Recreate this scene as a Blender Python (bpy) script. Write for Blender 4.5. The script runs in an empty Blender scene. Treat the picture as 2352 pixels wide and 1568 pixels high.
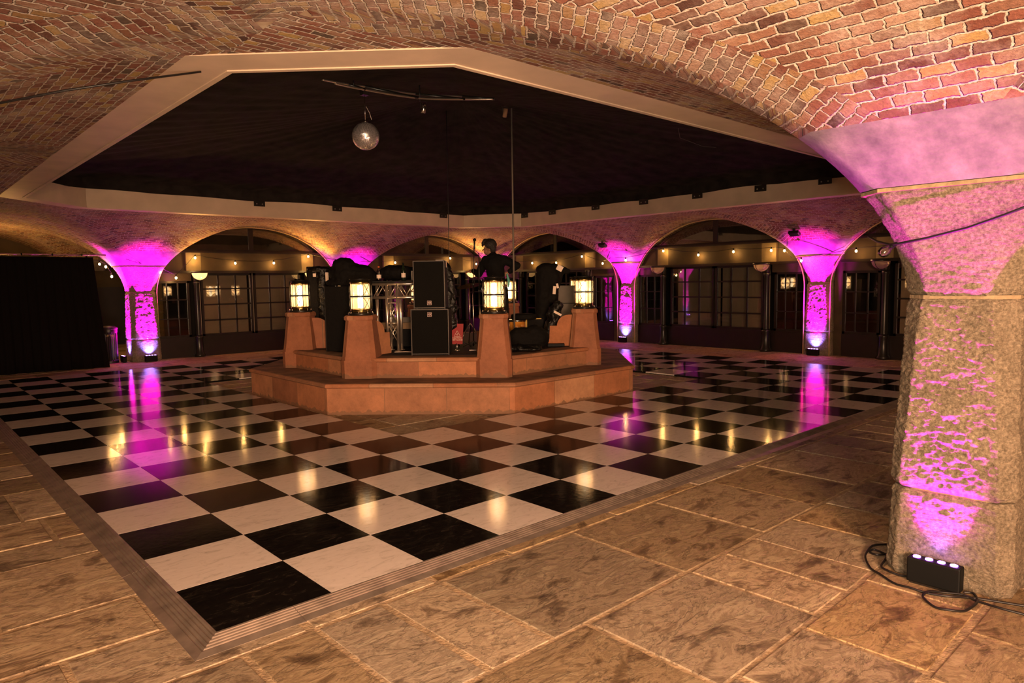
import bpy, bmesh, math, random
from mathutils import Vector, Matrix, noise
PI = math.pi
sc = bpy.context.scene
COL = sc.collection
random.seed(7)
V = Vector

# ------------------------------------------------------------ camera, exposure, world
R_ = V((0.73704646, -0.67569069, -0.01430419)); U_ = V((0.06849179, 0.05362166, 0.99620961)); F_ = V((0.67236255, 0.73523249, -0.08580091))
CAM = V((-1.11723495, -3.36987552, 1.69710378))
cd = bpy.data.cameras.new('camera'); cam = bpy.data.objects.new('camera', cd); COL.objects.link(cam)
cd.sensor_width = 36; cd.lens = 24.495; cd.clip_start = .05; cd.clip_end = 200
m = Matrix((( R_.x, U_.x, -F_.x, CAM.x), (R_.y, U_.y, -F_.y, CAM.y), (R_.z, U_.z, -F_.z, CAM.z), (0, 0, 0, 1)))
cam.matrix_world = m
sc.camera = cam
vs = sc.view_settings
vs.view_transform = 'Standard'; vs.look = 'None'; vs.gamma = 1; vs.use_curve_mapping = False; vs.exposure = 0.0
w = bpy.data.worlds.new('world'); sc.world = w; w.use_nodes = True
w.node_tree.nodes['Background'].inputs[0].default_value = (.9, .45, .22, 1)
w.node_tree.nodes['Background'].inputs[1].default_value = .02

def lamp(name, kind, loc, energy, color, radius=.1, size=None, rot=None, target=None, blend=.4, sizey=None):
    d = bpy.data.lights.new(name, kind); o = bpy.data.objects.new(name, d); COL.objects.link(o)
    o.location = loc; d.energy = energy; d.color = color
    if kind in ('POINT', 'SPOT'): d.shadow_soft_size = radius
    if kind == 'SPOT': d.spot_size = size; d.spot_blend = blend
    if kind == 'AREA':
        d.size = size
        if sizey: d.shape = 'RECTANGLE'; d.size_y = sizey
    if target is not None: o.rotation_euler = (V(target) - V(loc)).to_track_quat('-Z', 'Y').to_euler()
    return o
# photographer's flash beside the camera, and two unseen area lamps added as fill light
lamp('camera_flash', 'SPOT', CAM + V((.05, .05, .2)), 330, (1, .80, .56), .06, size=2.05, target=CAM + V((.80, .64, .02)) * 5, blend=1)
lamp('court_fill', 'AREA', (-2.2, -6.8, 2.6), 1750, (1, .54, .29), size=1.6, target=(5.5, 6, 1.3))
lamp('vault_fill', 'AREA', (-1.6, -4.6, .9), 300, (1, .74, .50), size=.8, target=(.3, .6, 3.2))
# ------------------------------------------------------------ materials
def mat(name):
    m = bpy.data.materials.new(name); m.use_nodes = True
    nt = m.node_tree; b = nt.nodes['Principled BSDF']
    return m, nt, b
def N(nt, t, **k):
    n = nt.nodes.new(t)
    for a, v in k.items():
        if a in n.inputs: n.inputs[a].default_value = v
        else: setattr(n, a, v)
    return n
def L(nt, a, b): nt.links.new(a, b)
def simple(name, col, rough=.6, metal=0, coat=0, noise_amt=0, scale=8, bump=0, bscale=40, emit=None, es=0, spec=.5, alpha=1):
    m, nt, b = mat(name)
    b.inputs['Base Color'].default_value = (*col, 1); b.inputs['Roughness'].default_value = rough
    b.inputs['Metallic'].default_value = metal; b.inputs['Specular IOR Level'].default_value = spec
    if coat: b.inputs['Coat Weight'].default_value = coat; b.inputs['Coat Roughness'].default_value = .04
    if emit: b.inputs['Emission Color'].default_value = (*emit, 1); b.inputs['Emission Strength'].default_value = es
    tc = N(nt, 'ShaderNodeTexCoord')
    if noise_amt:
        n = N(nt, 'ShaderNodeTexNoise'); n.inputs['Scale'].default_value = scale; n.inputs['Detail'].default_value = 6
        L(nt, tc.outputs['Object'], n.inputs['Vector'])
        r = N(nt, 'ShaderNodeValToRGB')
        r.color_ramp.elements[0].position = .3; r.color_ramp.elements[1].position = .7
        r.color_ramp.elements[0].color = (*[c * (1 - noise_amt) for c in col], 1)
        r.color_ramp.elements[1].color = (*[min(1, c * (1 + noise_amt)) for c in col], 1)
        L(nt, n.outputs['Fac'], r.inputs['Fac']); L(nt, r.outputs['Color'], b.inputs['Base Color'])
    if bump:
        n2 = N(nt, 'ShaderNodeTexNoise'); n2.inputs['Scale'].default_value = bscale; n2.inputs['Detail'].default_value = 5
        L(nt, tc.outputs['Object'], n2.inputs['Vector'])
        bp = N(nt, 'ShaderNodeBump'); bp.inputs['Strength'].default_value = bump; bp.inputs['Distance'].default_value = .02
        L(nt, n2.outputs['Fac'], bp.inputs['Height']); L(nt, bp.outputs['Normal'], b.inputs['Normal'])
    return m
def ramp(nt, stops, interp='LINEAR'):
    r = N(nt, 'ShaderNodeValToRGB'); cr = r.color_ramp; cr.interpolation = interp
    while len(cr.elements) < len(stops): cr.elements.new(.5)
    for e, (p, c) in zip(cr.elements, stops): e.position = p; e.color = (*c, 1)
    return r
def brick_mat():
    m, nt, b = mat('brick')
    uv = N(nt, 'ShaderNodeUVMap')
    n0 = N(nt, 'ShaderNodeTexNoise'); n0.inputs['Scale'].default_value = 9; n0.inputs['Detail'].default_value = 3
    L(nt, uv.outputs['UV'], n0.inputs['Vector'])
    s = N(nt, 'ShaderNodeVectorMath', operation='SUBTRACT'); s.inputs[1].default_value = (.5, .5, .5)
    L(nt, n0.outputs['Color'], s.inputs[0])
    sc_ = N(nt, 'ShaderNodeVectorMath', operation='SCALE'); sc_.inputs['Scale'].default_value = .035
    L(nt, s.outputs[0], sc_.inputs[0])
    ad0 = N(nt, 'ShaderNodeVectorMath', operation='ADD'); L(nt, uv.outputs['UV'], ad0.inputs[0]); L(nt, sc_.outputs[0], ad0.inputs[1])
    nb = N(nt, 'ShaderNodeTexNoise'); nb.inputs['Scale'].default_value = 38; nb.inputs['Detail'].default_value = 4; L(nt, uv.outputs['UV'], nb.inputs['Vector'])
    sb = N(nt, 'ShaderNodeVectorMath', operation='SUBTRACT'); sb.inputs[1].default_value = (.5, .5, .5); L(nt, nb.outputs['Color'], sb.inputs[0])
    sb2 = N(nt, 'ShaderNodeVectorMath', operation='SCALE'); sb2.inputs['Scale'].default_value = .022; L(nt, sb.outputs[0], sb2.inputs[0])
    ad = N(nt, 'ShaderNodeVectorMath', operation='ADD'); L(nt, ad0.outputs[0], ad.inputs[0]); L(nt, sb2.outputs[0], ad.inputs[1])
    bt = N(nt, 'ShaderNodeTexBrick'); bt.offset = .5; bt.squash = 1
    bt.inputs['Color1'].default_value = (0, 0, 0, 1); bt.inputs['Color2'].default_value = (1, 1, 1, 1); bt.inputs['Mortar'].default_value = (.5, .5, .5, 1)
    bt.inputs['Scale'].default_value = 1; bt.inputs['Mortar Size'].default_value = .0085; bt.inputs['Mortar Smooth'].default_value = .6
    bt.inputs['Brick Width'].default_value = .145; bt.inputs['Row Height'].default_value = .066; bt.inputs['Bias'].default_value = 0
    L(nt, ad.outputs[0], bt.inputs['Vector'])
    r = ramp(nt, [(0, (.07, .038, .03)), (.14, (.20, .07, .045)), (.28, (.29, .12, .08)), (.42, (.14, .06, .042)), (.54, (.34, .18, .11)), (.64, (.21, .085, .055)), (.74, (.42, .28, .10)), (.84, (.36, .22, .09)), (.9, (.24, .10, .07)), (1, (.10, .07, .05))])
    L(nt, bt.outputs['Color'], r.inputs['Fac'])
    n1 = N(nt, 'ShaderNodeTexNoise'); n1.inputs['Scale'].default_value = 45; n1.inputs['Detail'].default_value = 6; n1.inputs['Roughness'].default_value = .7
    L(nt, uv.outputs['UV'], n1.inputs['Vector'])
    mx = N(nt, 'ShaderNodeMix', data_type='RGBA', blend_type='OVERLAY'); mx.inputs[0].default_value = .55
    L(nt, r.outputs['Color'], mx.inputs[6]); L(nt, n1.outputs['Fac'], mx.inputs[7])
    mo = ramp(nt, [(.35, (.40, .32, .25)), (.65, (.78, .67, .56))]); L(nt, n1.outputs['Fac'], mo.inputs['Fac'])
    # lime bloom patches
    n3 = N(nt, 'ShaderNodeTexNoise'); n3.inputs['Scale'].default_value = 1.7; n3.inputs['Detail'].default_value = 8; n3.inputs['Roughness'].default_value = .7
    L(nt, uv.outputs['UV'], n3.inputs['Vector'])
    r3 = ramp(nt, [(.46, (0, 0, 0)), (.75, (.75, .75, .75))]); L(nt, n3.outputs['Fac'], r3.inputs['Fac'])
    mm = N(nt, 'ShaderNodeMath', operation='MAXIMUM'); L(nt, bt.outputs['Fac'], mm.inputs[0]); L(nt, r3.outputs['Color'], mm.inputs[1])
    m2 = N(nt, 'ShaderNodeMix', data_type='RGBA'); L(nt, mm.outputs[0], m2.inputs[0]); L(nt, mx.outputs[2], m2.inputs[6]); L(nt, mo.outputs['Color'], m2.inputs[7])
    L(nt, m2.outputs[2], b.inputs['Base Color']); b.inputs['Roughness'].default_value = .85; b.inputs['Specular IOR Level'].default_value = .3
    inv = N(nt, 'ShaderNodeMath', operation='MULTIPLY_ADD'); inv.inputs[1].default_value = -1.0; inv.inputs[2].default_value = 1
    L(nt, bt.outputs['Fac'], inv.inputs[0])
    h = N(nt, 'ShaderNodeMath', operation='MULTIPLY_ADD'); h.inputs[1].default_value = .5; L(nt, n1.outputs['Fac'], h.inputs[0]); L(nt, inv.outputs[0], h.inputs[2])
    bp = N(nt, 'ShaderNodeBump'); bp.inputs['Strength'].default_value = 1; bp.inputs['Distance'].default_value = .02
    L(nt, h.outputs[0], bp.inputs['Height']); L(nt, bp.outputs['Normal'], b.inputs['Normal'])
    return m
def granite_mat(name, c0, c1, sc1=42, bump=.9):
    m, nt, b = mat(name)
    tc = N(nt, 'ShaderNodeTexCoord')
    n = N(nt, 'ShaderNodeTexNoise'); n.inputs['Scale'].default_value = sc1; n.inputs['Detail'].default_value = 8; n.inputs['Roughness'].default_value = .7
    L(nt, tc.outputs['Object'], n.inputs['Vector'])
    r = ramp(nt, [(.3, c0), (.52, tuple((a + d) / 2 for a, d in zip(c0, c1))), (.7, c1)]); L(nt, n.outputs['Fac'], r.inputs['Fac'])
    n2 = N(nt, 'ShaderNodeTexNoise'); n2.inputs['Scale'].default_value = 3.5; n2.inputs['Detail'].default_value = 6
    L(nt, tc.outputs['Object'], n2.inputs['Vector'])
    mx = N(nt, 'ShaderNodeMix', data_type='RGBA', blend_type='OVERLAY'); mx.inputs[0].default_value = .5
    L(nt, r.outputs['Color'], mx.inputs[6]); L(nt, n2.outputs['Fac'], mx.inputs[7]); L(nt, mx.outputs[2], b.inputs['Base Color'])
    mp = N(nt, 'ShaderNodeMapping'); mp.inputs['Scale'].default_value = (1, 1, 2.6); L(nt, tc.outputs['Object'], mp.inputs['Vector'])
    n3 = N(nt, 'ShaderNodeTexNoise'); n3.inputs['Scale'].default_value = 24; n3.inputs['Detail'].default_value = 10; n3.inputs['Roughness'].default_value = .62
    L(nt, mp.outputs['Vector'], n3.inputs['Vector'])
    bp = N(nt, 'ShaderNodeBump'); bp.inputs['Strength'].default_value = bump; bp.inputs['Distance'].default_value = .035
    L(nt, n3.outputs['Fac'], bp.inputs['Height']); L(nt, bp.outputs['Normal'], b.inputs['Normal'])
    b.inputs['Roughness'].default_value = .85; b.inputs['Specular IOR Level'].default_value = .3
    return m
def flag_mat():
    m, nt, b = mat('riven_flagstone')
    tc = N(nt, 'ShaderNodeTexCoord'); at = N(nt, 'ShaderNodeAttribute', attribute_name='slab')
    av = N(nt, 'ShaderNodeVectorMath', operation='SCALE'); av.inputs['Scale'].default_value = 30; L(nt, at.outputs['Color'], av.inputs[0])
    ad = N(nt, 'ShaderNodeVectorMath', operation='ADD'); L(nt, tc.outputs['Object'], ad.inputs[0]); L(nt, av.outputs[0], ad.inputs[1])
    mp = N(nt, 'ShaderNodeMapping'); mp.inputs['Scale'].default_value = (1, 1.9, 1); mp.inputs['Rotation'].default_value = (0, 0, .35); L(nt, ad.outputs[0], mp.inputs['Vector'])
    n = N(nt, 'ShaderNodeTexNoise'); n.inputs['Scale'].default_value = 3.2; n.inputs['Detail'].default_value = 12; n.inputs['Roughness'].default_value = .72; n.inputs['Distortion'].default_value = .5
    L(nt, mp.outputs['Vector'], n.inputs['Vector'])
    r = ramp(nt, [(.30, (.07, .04, .02)), (.42, (.22, .14, .068)), (.49, (.44, .31, .165)), (.54, (.28, .185, .095)), (.61, (.50, .37, .20)), (.75, (.18, .11, .055))]); L(nt, n.outputs['Fac'], r.inputs['Fac'])
    hs = N(nt, 'ShaderNodeHueSaturation')
    sp = N(nt, 'ShaderNodeSeparateColor'); L(nt, at.outputs['Color'], sp.inputs[0])
    mr = N(nt, 'ShaderNodeMapRange'); mr.inputs['To Min'].default_value = .68; mr.inputs['To Max'].default_value = 1.25; L(nt, sp.outputs[0], mr.inputs['Value']); L(nt, mr.outputs[0], hs.inputs['Value'])
    mr2 = N(nt, 'ShaderNodeMapRange'); mr2.inputs['To Min'].default_value = .7; mr2.inputs['To Max'].default_value = 1.05; L(nt, sp.outputs[1], mr2.inputs['Value']); L(nt, mr2.outputs[0], hs.inputs['Saturation'])
    gl = ramp(nt, [(0, (0, 0, 0)), (.03, (0, 0, 0)), (.88, (0, 0, 0)), (.965, (.42, .42, .42)), (1, (.2, .2, .2))])
    L(nt, r.outputs['Color'], hs.inputs['Color'])
    ml = N(nt, 'ShaderNodeMix', data_type='RGBA'); L(nt, gl.outputs['Color'], ml.inputs[0]); L(nt, hs.outputs['Color'], ml.inputs[6]); ml.inputs[7].default_value = (.10, .06, .03, 1)
    L(nt, ml.outputs[2], b.inputs['Base Color'])
    n2 = N(nt, 'ShaderNodeTexNoise'); n2.inputs['Scale'].default_value = 1.9; n2.inputs['Detail'].default_value = 12; n2.inputs['Roughness'].default_value = .66; n2.inputs['Distortion'].default_value = .35
    L(nt, mp.outputs['Vector'], n2.inputs['Vector'])
    w_ = N(nt, 'ShaderNodeMath', operation='MULTIPLY'); w_.inputs[1].default_value = 9; L(nt, n2.outputs['Fac'], w_.inputs[0])
    fl = N(nt, 'ShaderNodeMath', operation='FLOOR'); L(nt, w_.outputs[0], fl.inputs[0])
    fr = N(nt, 'ShaderNodeMath', operation='FRACT'); L(nt, w_.outputs[0], fr.inputs[0]); L(nt, fr.outputs[0], gl.inputs['Fac'])
    pw = N(nt, 'ShaderNodeMath', operation='POWER'); pw.inputs[1].default_value = 9; L(nt, fr.outputs[0], pw.inputs[0])
    su = N(nt, 'ShaderNodeMath', operation='ADD'); L(nt, fl.outputs[0], su.inputs[0]); L(nt, pw.outputs[0], su.inputs[1])
    su2 = N(nt, 'ShaderNodeMath', operation='MULTIPLY_ADD'); su2.inputs[1].default_value = 2.5; L(nt, n.outputs['Fac'], su2.inputs[0]); L(nt, su.outputs[0], su2.inputs[2])
    bp = N(nt, 'ShaderNodeBump'); bp.inputs['Strength'].default_value = .8; bp.inputs['Distance'].default_value = .007
    L(nt, su2.outputs[0], bp.inputs['Height']); L(nt, bp.outputs['Normal'], b.inputs['Normal'])
    b.inputs['Roughness'].default_value = .6; b.inputs['Specular IOR Level'].default_value = .35
    return m
def tile_mat(name, white):
    m, nt, b = mat(name)
    tc = N(nt, 'ShaderNodeTexCoord'); at = N(nt, 'ShaderNodeAttribute', attribute_name='slab')
    av = N(nt, 'ShaderNodeVectorMath', operation='SCALE'); av.inputs['Scale'].default_value = 20; L(nt, at.outputs['Color'], av.inputs[0])
    ad = N(nt, 'ShaderNodeVectorMath', operation='ADD'); L(nt, tc.outputs['Object'], ad.inputs[0]); L(nt, av.outputs[0], ad.inputs[1])
    mp = N(nt, 'ShaderNodeMapping'); mp.inputs['Scale'].default_value = (1, 2.4, 1); mp.inputs['Rotation'].default_value = (0, 0, .5); L(nt, ad.outputs[0], mp.inputs['Vector'])
    n = N(nt, 'ShaderNodeTexNoise'); n.inputs['Scale'].default_value = 7; n.inputs['Detail'].default_value = 9; n.inputs['Roughness'].default_value = .72; n.inputs['Distortion'].default_value = 1.2
    L(nt, mp.outputs['Vector'], n.inputs['Vector'])
    if white: r = ramp(nt, [(.25, (.40, .33, .29)), (.38, (.60, .52, .46)), (.46, (.72, .63, .57)), (.7, (.78, .69, .63))])
    else: r = ramp(nt, [(.3, (.004, .003, .003)), (.55, (.009, .007, .006)), (.68, (.035, .027, .020)), (.8, (.08, .065, .05))]); b.inputs['Specular IOR Level'].default_value = .3
    L(nt, n.outputs['Fac'], r.inputs['Fac']); L(nt, r.outputs['Color'], b.inputs['Base Color'])
    b.inputs['Specular IOR Level'].default_value = .40 if white else .3
    n2 = N(nt, 'ShaderNodeTexNoise'); n2.inputs['Scale'].default_value = 26; n2.inputs['Detail'].default_value = 6
    L(nt, ad.outputs[0], n2.inputs['Vector'])
    rr = N(nt, 'ShaderNodeMapRange'); rr.inputs['To Min'].default_value = .05; rr.inputs['To Max'].default_value = .16; b.inputs['IOR'].default_value = 1.42 if white else 1.18; L(nt, n2.outputs['Fac'], rr.inputs['Value']); L(nt, rr.outputs[0], b.inputs['Roughness'])
    bp = N(nt, 'ShaderNodeBump'); bp.inputs['Strength'].default_value = .10; bp.inputs['Distance'].default_value = .003
    L(nt, n2.outputs['Fac'], bp.inputs['Height']); L(nt, bp.outputs['Normal'], b.inputs['Normal'])
    return m
def sandstone_mat():
    m, nt, b = mat('sandstone')
    uv = N(nt, 'ShaderNodeUVMap'); tc = N(nt, 'ShaderNodeTexCoord')
    bt = N(nt, 'ShaderNodeTexBrick'); bt.offset = 0
    bt.inputs['Color1'].default_value = (0, 0, 0, 1); bt.inputs['Color2'].default_value = (1, 1, 1, 1); bt.inputs['Mortar'].default_value = (.5, .5, .5, 1)
    bt.inputs['Scale'].default_value = 1; bt.inputs['Mortar Size'].default_value = .003; bt.inputs['Brick Width'].default_value = .81; bt.inputs['Row Height'].default_value = 5
    L(nt, uv.outputs['UV'], bt.inputs['Vector'])
    r = ramp(nt, [(0, (.30, .10, .045)), (.3, (.38, .17, .085)), (.6, (.46, .17, .072)), (1, (.54, .28, .15))]); L(nt, bt.outputs['Color'], r.inputs['Fac'])
    n = N(nt, 'ShaderNodeTexNoise'); n.inputs['Scale'].default_value = 3.5; n.inputs['Detail'].default_value = 12; n.inputs['Roughness'].default_value = .8
    L(nt, tc.outputs['Object'], n.inputs['Vector'])
    mx = N(nt, 'ShaderNodeMix', data_type='RGBA', blend_type='OVERLAY'); mx.inputs[0].default_value = .85; L(nt, r.outputs['Color'], mx.inputs[6]); L(nt, n.outputs['Fac'], mx.inputs[7])
    sx = N(nt, 'ShaderNodeSeparateXYZ'); L(nt, tc.outputs['Object'], sx.inputs[0])
    mps = N(nt, 'ShaderNodeMapping'); mps.inputs['Scale'].default_value = (9, 9, 1.6); L(nt, tc.outputs['Object'], mps.inputs['Vector'])
    ns = N(nt, 'ShaderNodeTexNoise'); ns.inputs['Scale'].default_value = 1.2; ns.inputs['Detail'].default_value = 7; L(nt, mps.outputs[0], ns.inputs['Vector'])
    # damp tide marks creeping up from each ledge (z 0 and z .41)
    md = N(nt, 'ShaderNodeMath', operation='MODULO'); md.inputs[1].default_value = .405; L(nt, sx.outputs[2], md.inputs[0])
    hh = N(nt, 'ShaderNodeMath', operation='MULTIPLY_ADD'); hh.inputs[1].default_value = -6.5; hh.inputs[2].default_value = .42; L(nt, md.outputs[0], hh.inputs[0])
    ha = N(nt, 'ShaderNodeMath', operation='ADD'); L(nt, hh.outputs[0], ha.inputs[0]); L(nt, ns.outputs['Fac'], ha.inputs[1])
    rs = ramp(nt, [(.62, (0, 0, 0)), (.68, (.75, .75, .75))]); L(nt, ha.outputs[0], rs.inputs['Fac'])
    lt = N(nt, 'ShaderNodeMath', operation='LESS_THAN'); lt.inputs[1].default_value = .62; L(nt, sx.outputs[2], lt.inputs[0])
    lm = N(nt, 'ShaderNodeMath', operation='MULTIPLY'); L(nt, rs.outputs['Color'], lm.inputs[0]); L(nt, lt.outputs[0], lm.inputs[1])
    ms = N(nt, 'ShaderNodeMix', data_type='RGBA'); L(nt, lm.outputs[0], ms.inputs[0]); L(nt, mx.outputs[2], ms.inputs[6]); ms.inputs[7].default_value = (.20, .11, .06, 1)
    mo = N(nt, 'ShaderNodeMix', data_type='RGBA'); L(nt, bt.outputs['Fac'], mo.inputs[0]); L(nt, ms.outputs[2], mo.inputs[6]); mo.inputs[7].default_value = (.20, .115, .065, 1)
    L(nt, mo.outputs[2], b.inputs['Base Color'])
    n3 = N(nt, 'ShaderNodeTexNoise'); n3.inputs['Scale'].default_value = 60; n3.inputs['Detail'].default_value = 6; L(nt, tc.outputs['Object'], n3.inputs['Vector'])
    bp = N(nt, 'ShaderNodeBump'); bp.inputs['Strength'].default_value = .35; bp.inputs['Distance'].default_value = .006
    L(nt, n3.outputs['Fac'], bp.inputs['Height']); L(nt, bp.outputs['Normal'], b.inputs['Normal'])
    b.inputs['Roughness'].default_value = .75
    return m
def emis(name, col, s):
    m = bpy.data.materials.new(name); m.use_nodes = True; nt = m.node_tree; nt.nodes.clear()
    e = nt.nodes.new('ShaderNodeEmission'); e.inputs[0].default_value = (*col, 1); e.inputs[1].default_value = s
    o = nt.nodes.new('ShaderNodeOutputMaterial'); nt.links.new(e.outputs[0], o.inputs[0]); return m
def glass_mix(name, tint, gloss=.12, rough=.03, emit=None, es=0, solid=0.0, solidcol=(1, 1, 1)):
    m = bpy.data.materials.new(name); m.use_nodes = True; nt = m.node_tree; nt.nodes.clear()
    t = nt.nodes.new('ShaderNodeBsdfTransparent'); t.inputs[0].default_value = (*tint, 1)
    g = nt.nodes.new('ShaderNodeBsdfGlossy'); g.inputs['Roughness'].default_value = rough
    f = nt.nodes.new('ShaderNodeFresnel'); f.inputs[0].default_value = 1.5
    a = nt.nodes.new('ShaderNodeMath'); a.operation = 'ADD'; a.inputs[1].default_value = gloss - .04; nt.links.new(f.outputs[0], a.inputs[0]); a.use_clamp = True
    mx = nt.nodes.new('ShaderNodeMixShader'); nt.links.new(a.outputs[0], mx.inputs[0]); nt.links.new(t.outputs[0], mx.inputs[1]); nt.links.new(g.outputs[0], mx.inputs[2])
    last = mx
    if solid:
        d = nt.nodes.new('ShaderNodeBsdfDiffuse'); d.inputs[0].default_value = (*solidcol, 1)
        tr = nt.nodes.new('ShaderNodeBsdfTranslucent'); tr.inputs[0].default_value = (*solidcol, 1)
        m0 = nt.nodes.new('ShaderNodeMixShader'); m0.inputs[0].default_value = .6; nt.links.new(d.outputs[0], m0.inputs[1]); nt.links.new(tr.outputs[0], m0.inputs[2])
        m1 = nt.nodes.new('ShaderNodeMixShader'); m1.inputs[0].default_value = solid; nt.links.new(last.outputs[0], m1.inputs[1]); nt.links.new(m0.outputs[0], m1.inputs[2]); last = m1
    if emit:
        e = nt.nodes.new('ShaderNodeEmission'); e.inputs[0].default_value = (*emit, 1); e.inputs[1].default_value = es
        ad = nt.nodes.new('ShaderNodeAddShader'); nt.links.new(last.outputs[0], ad.inputs[0]); nt.links.new(e.outputs[0], ad.inputs[1]); last = ad
    o = nt.nodes.new('ShaderNodeOutputMaterial'); nt.links.new(last.outputs[0], o.inputs[0]); return m

M = {}
M['brick'] = brick_mat()
M['granite'] = granite_mat('granite', (.11, .085, .055), (.46, .37, .265), 60, 1.0)
M['springer'] = granite_mat('smooth_springer_stone', (.13, .115, .11), (.27, .23, .21), 7, .2)
M['mortar'] = simple('mortar', (.30, .22, .13), .9, noise_amt=.25, scale=20, bump=.4)
M['flag'] = flag_mat(); M['bed'] = simple('sandy_mortar_bed', (.38, .27, .16), .9, noise_amt=.35, scale=14, bump=.5, bscale=60)
M['white'] = tile_mat('white_marble_tile', True); M['black'] = tile_mat('black_marble_tile', False)
M['cream'] = simple('cream_paint', (.62, .47, .34), .55, noise_amt=.1, scale=3, bump=.05)
M['drape'] = simple('black_drape', (.021, .0165, .0145), .95, noise_amt=.4, scale=4, bump=.2, bscale=12, spec=.1)
M['darkdrape'] = simple('black_stage_drape', (.007, .005, .005), .95, bump=.2, bscale=12, spec=.1)
M['sand'] = sandstone_mat()
M['coping'] = simple('worn_coping_stone', (.20, .10, .052), .8, noise_amt=.55, scale=3.5, bump=.25, bscale=30)
M['alu'] = simple('ridged_aluminium', (.42, .34, .28), .42, metal=.7, noise_amt=.25, scale=9)
M['rubber'] = simple('black_rubber', (.004, .004, .004), .6, spec=.2)
M['blackmetal'] = simple('black_painted_metal', (.012, .010, .008), .35, noise_amt=.3, scale=10, spec=.6)
M['joinery'] = simple('dark_brown_joinery', (.012, .006, .0045), .4, noise_amt=.3, scale=6)
M['plaster'] = simple('dark_ochre_plaster', (.050, .032, .013), .8, noise_amt=.3, scale=3, bump=.15)
M['pilaster'] = simple('ochre_stone', (.17, .125, .06), .7, noise_amt=.25, scale=4, bump=.1)
M['blind'] = simple('drab_blind', (.50, .37, .25), .85, noise_amt=.15, scale=2)
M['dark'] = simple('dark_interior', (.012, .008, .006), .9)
M['pane'] = glass_mix('window_glass', (.86, .86, .84), .10, .02)
M['brass'] = simple('aged_brass', (.45, .30, .10), .3, metal=1, noise_amt=.3, scale=20)
M['lglass'] = glass_mix('lantern_glass', (1, .95, .86), .10, .06, emit=(1, .50, .18), es=.60, solid=.20, solidcol=(1, .85, .6))
M['hot'] = emis('lamp_filament', (1, .80, .52), 9)
M['bulb'] = emis('warm_bulb', (1, .62, .22), 40)
M['bowl'] = glass_mix('opal_bowl_lit', (1, .9, .7), .08, .1, emit=(1, .60, .22), es=.9, solid=.7, solidcol=(1, .85, .6))
M['bowloff'] = glass_mix('opal_bowl_unlit', (.9, .85, .8), .10, .1, solid=.75, solidcol=(.55, .42, .36))
M['clear'] = glass_mix('clear_bulb_glass', (.97, .93, .97), .16, .02)
M['led'] = emis('violet_led', (.45, .12, 1), 30)
M['chrome'] = simple('chrome', (.75, .70, .64), .22, metal=1)
M['trussm'] = simple('truss_aluminium', (.72, .62, .52), .28, metal=.9)
M['tolex'] = simple('speaker_cabinet_black', (.006, .005, .0045), .6, bump=.3, bscale=160, spec=.15)
M['grille'] = simple('speaker_grille', (.007, .006, .005), .7, bump=.6, bscale=220, spec=.12)
M['edge'] = simple('worn_cabinet_edge', (.10, .08, .065), .5)
M['bag'] = simple('black_polythene', (.005, .0045, .004), .30, noise_amt=.3, scale=8, bump=1.0, bscale=22, spec=.3)
M['bagm'] = simple('black_nylon_cover', (.006, .005, .0045), .8, bump=.5, bscale=18, spec=.12)
M['label'] = simple('pale_label', (.75, .60, .50), .7)
M['red'] = simple('red_plastic', (.26, .006, .006), .5, spec=.3)
M['greybox'] = simple('grey_cabinet', (.13, .105, .085), .7, noise_amt=.15, scale=6)
M['skin'] = simple('skin', (.26, .12, .075), .5, noise_amt=.08, scale=10)
M['hair'] = simple('dark_hair', (.012, .008, .006), .6, bump=.8, bscale=60)
M['jacket'] = simple('black_jacket', (.006, .0055, .0055), .85, bump=.25, bscale=14, spec=.1)
M['trouser'] = simple('black_trousers', (.006, .0055, .0055), .85, spec=.2)
M['teal'] = simple('teal_cloth', (.10, .35, .30), .7)
M['amber'] = simple('amber_drum_shell', (.55, .22, .03), .25, noise_amt=.5, scale=5)
M['yellow'] = simple('yellow_tape', (.70, .42, .04), .5)
M['green'] = simple('green_glass', (.008, .014, .007), .15, spec=.5)
M['orangecap'] = simple('orange_cap', (.6, .12, .03), .4)
M['mirror'] = simple('mirror_facets', (.95, .90, .92), .28, metal=.85)
M['cable'] = simple('black_cable', (.010, .008, .008), .45)
M['binm'] = simple('black_litter_bin', (.015, .012, .014), .4)
M['gold'] = simple('gold_lettering', (.65, .45, .15), .4)
M['badgedark'] = simple('badge_maroon', (.06, .012, .010), .5)
M['hk'] = simple('badge_white', (.70, .52, .45), .5)
M['archrim'] = simple('pale_arch_bead', (.55, .38, .18), .4)
M['wood'] = simple('brown_crate_wood', (.20, .11, .045), .6, noise_amt=.3, scale=8)
M['silverw'] = simple('bracket_bolt', (.55, .50, .45), .3, metal=.9)

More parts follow.
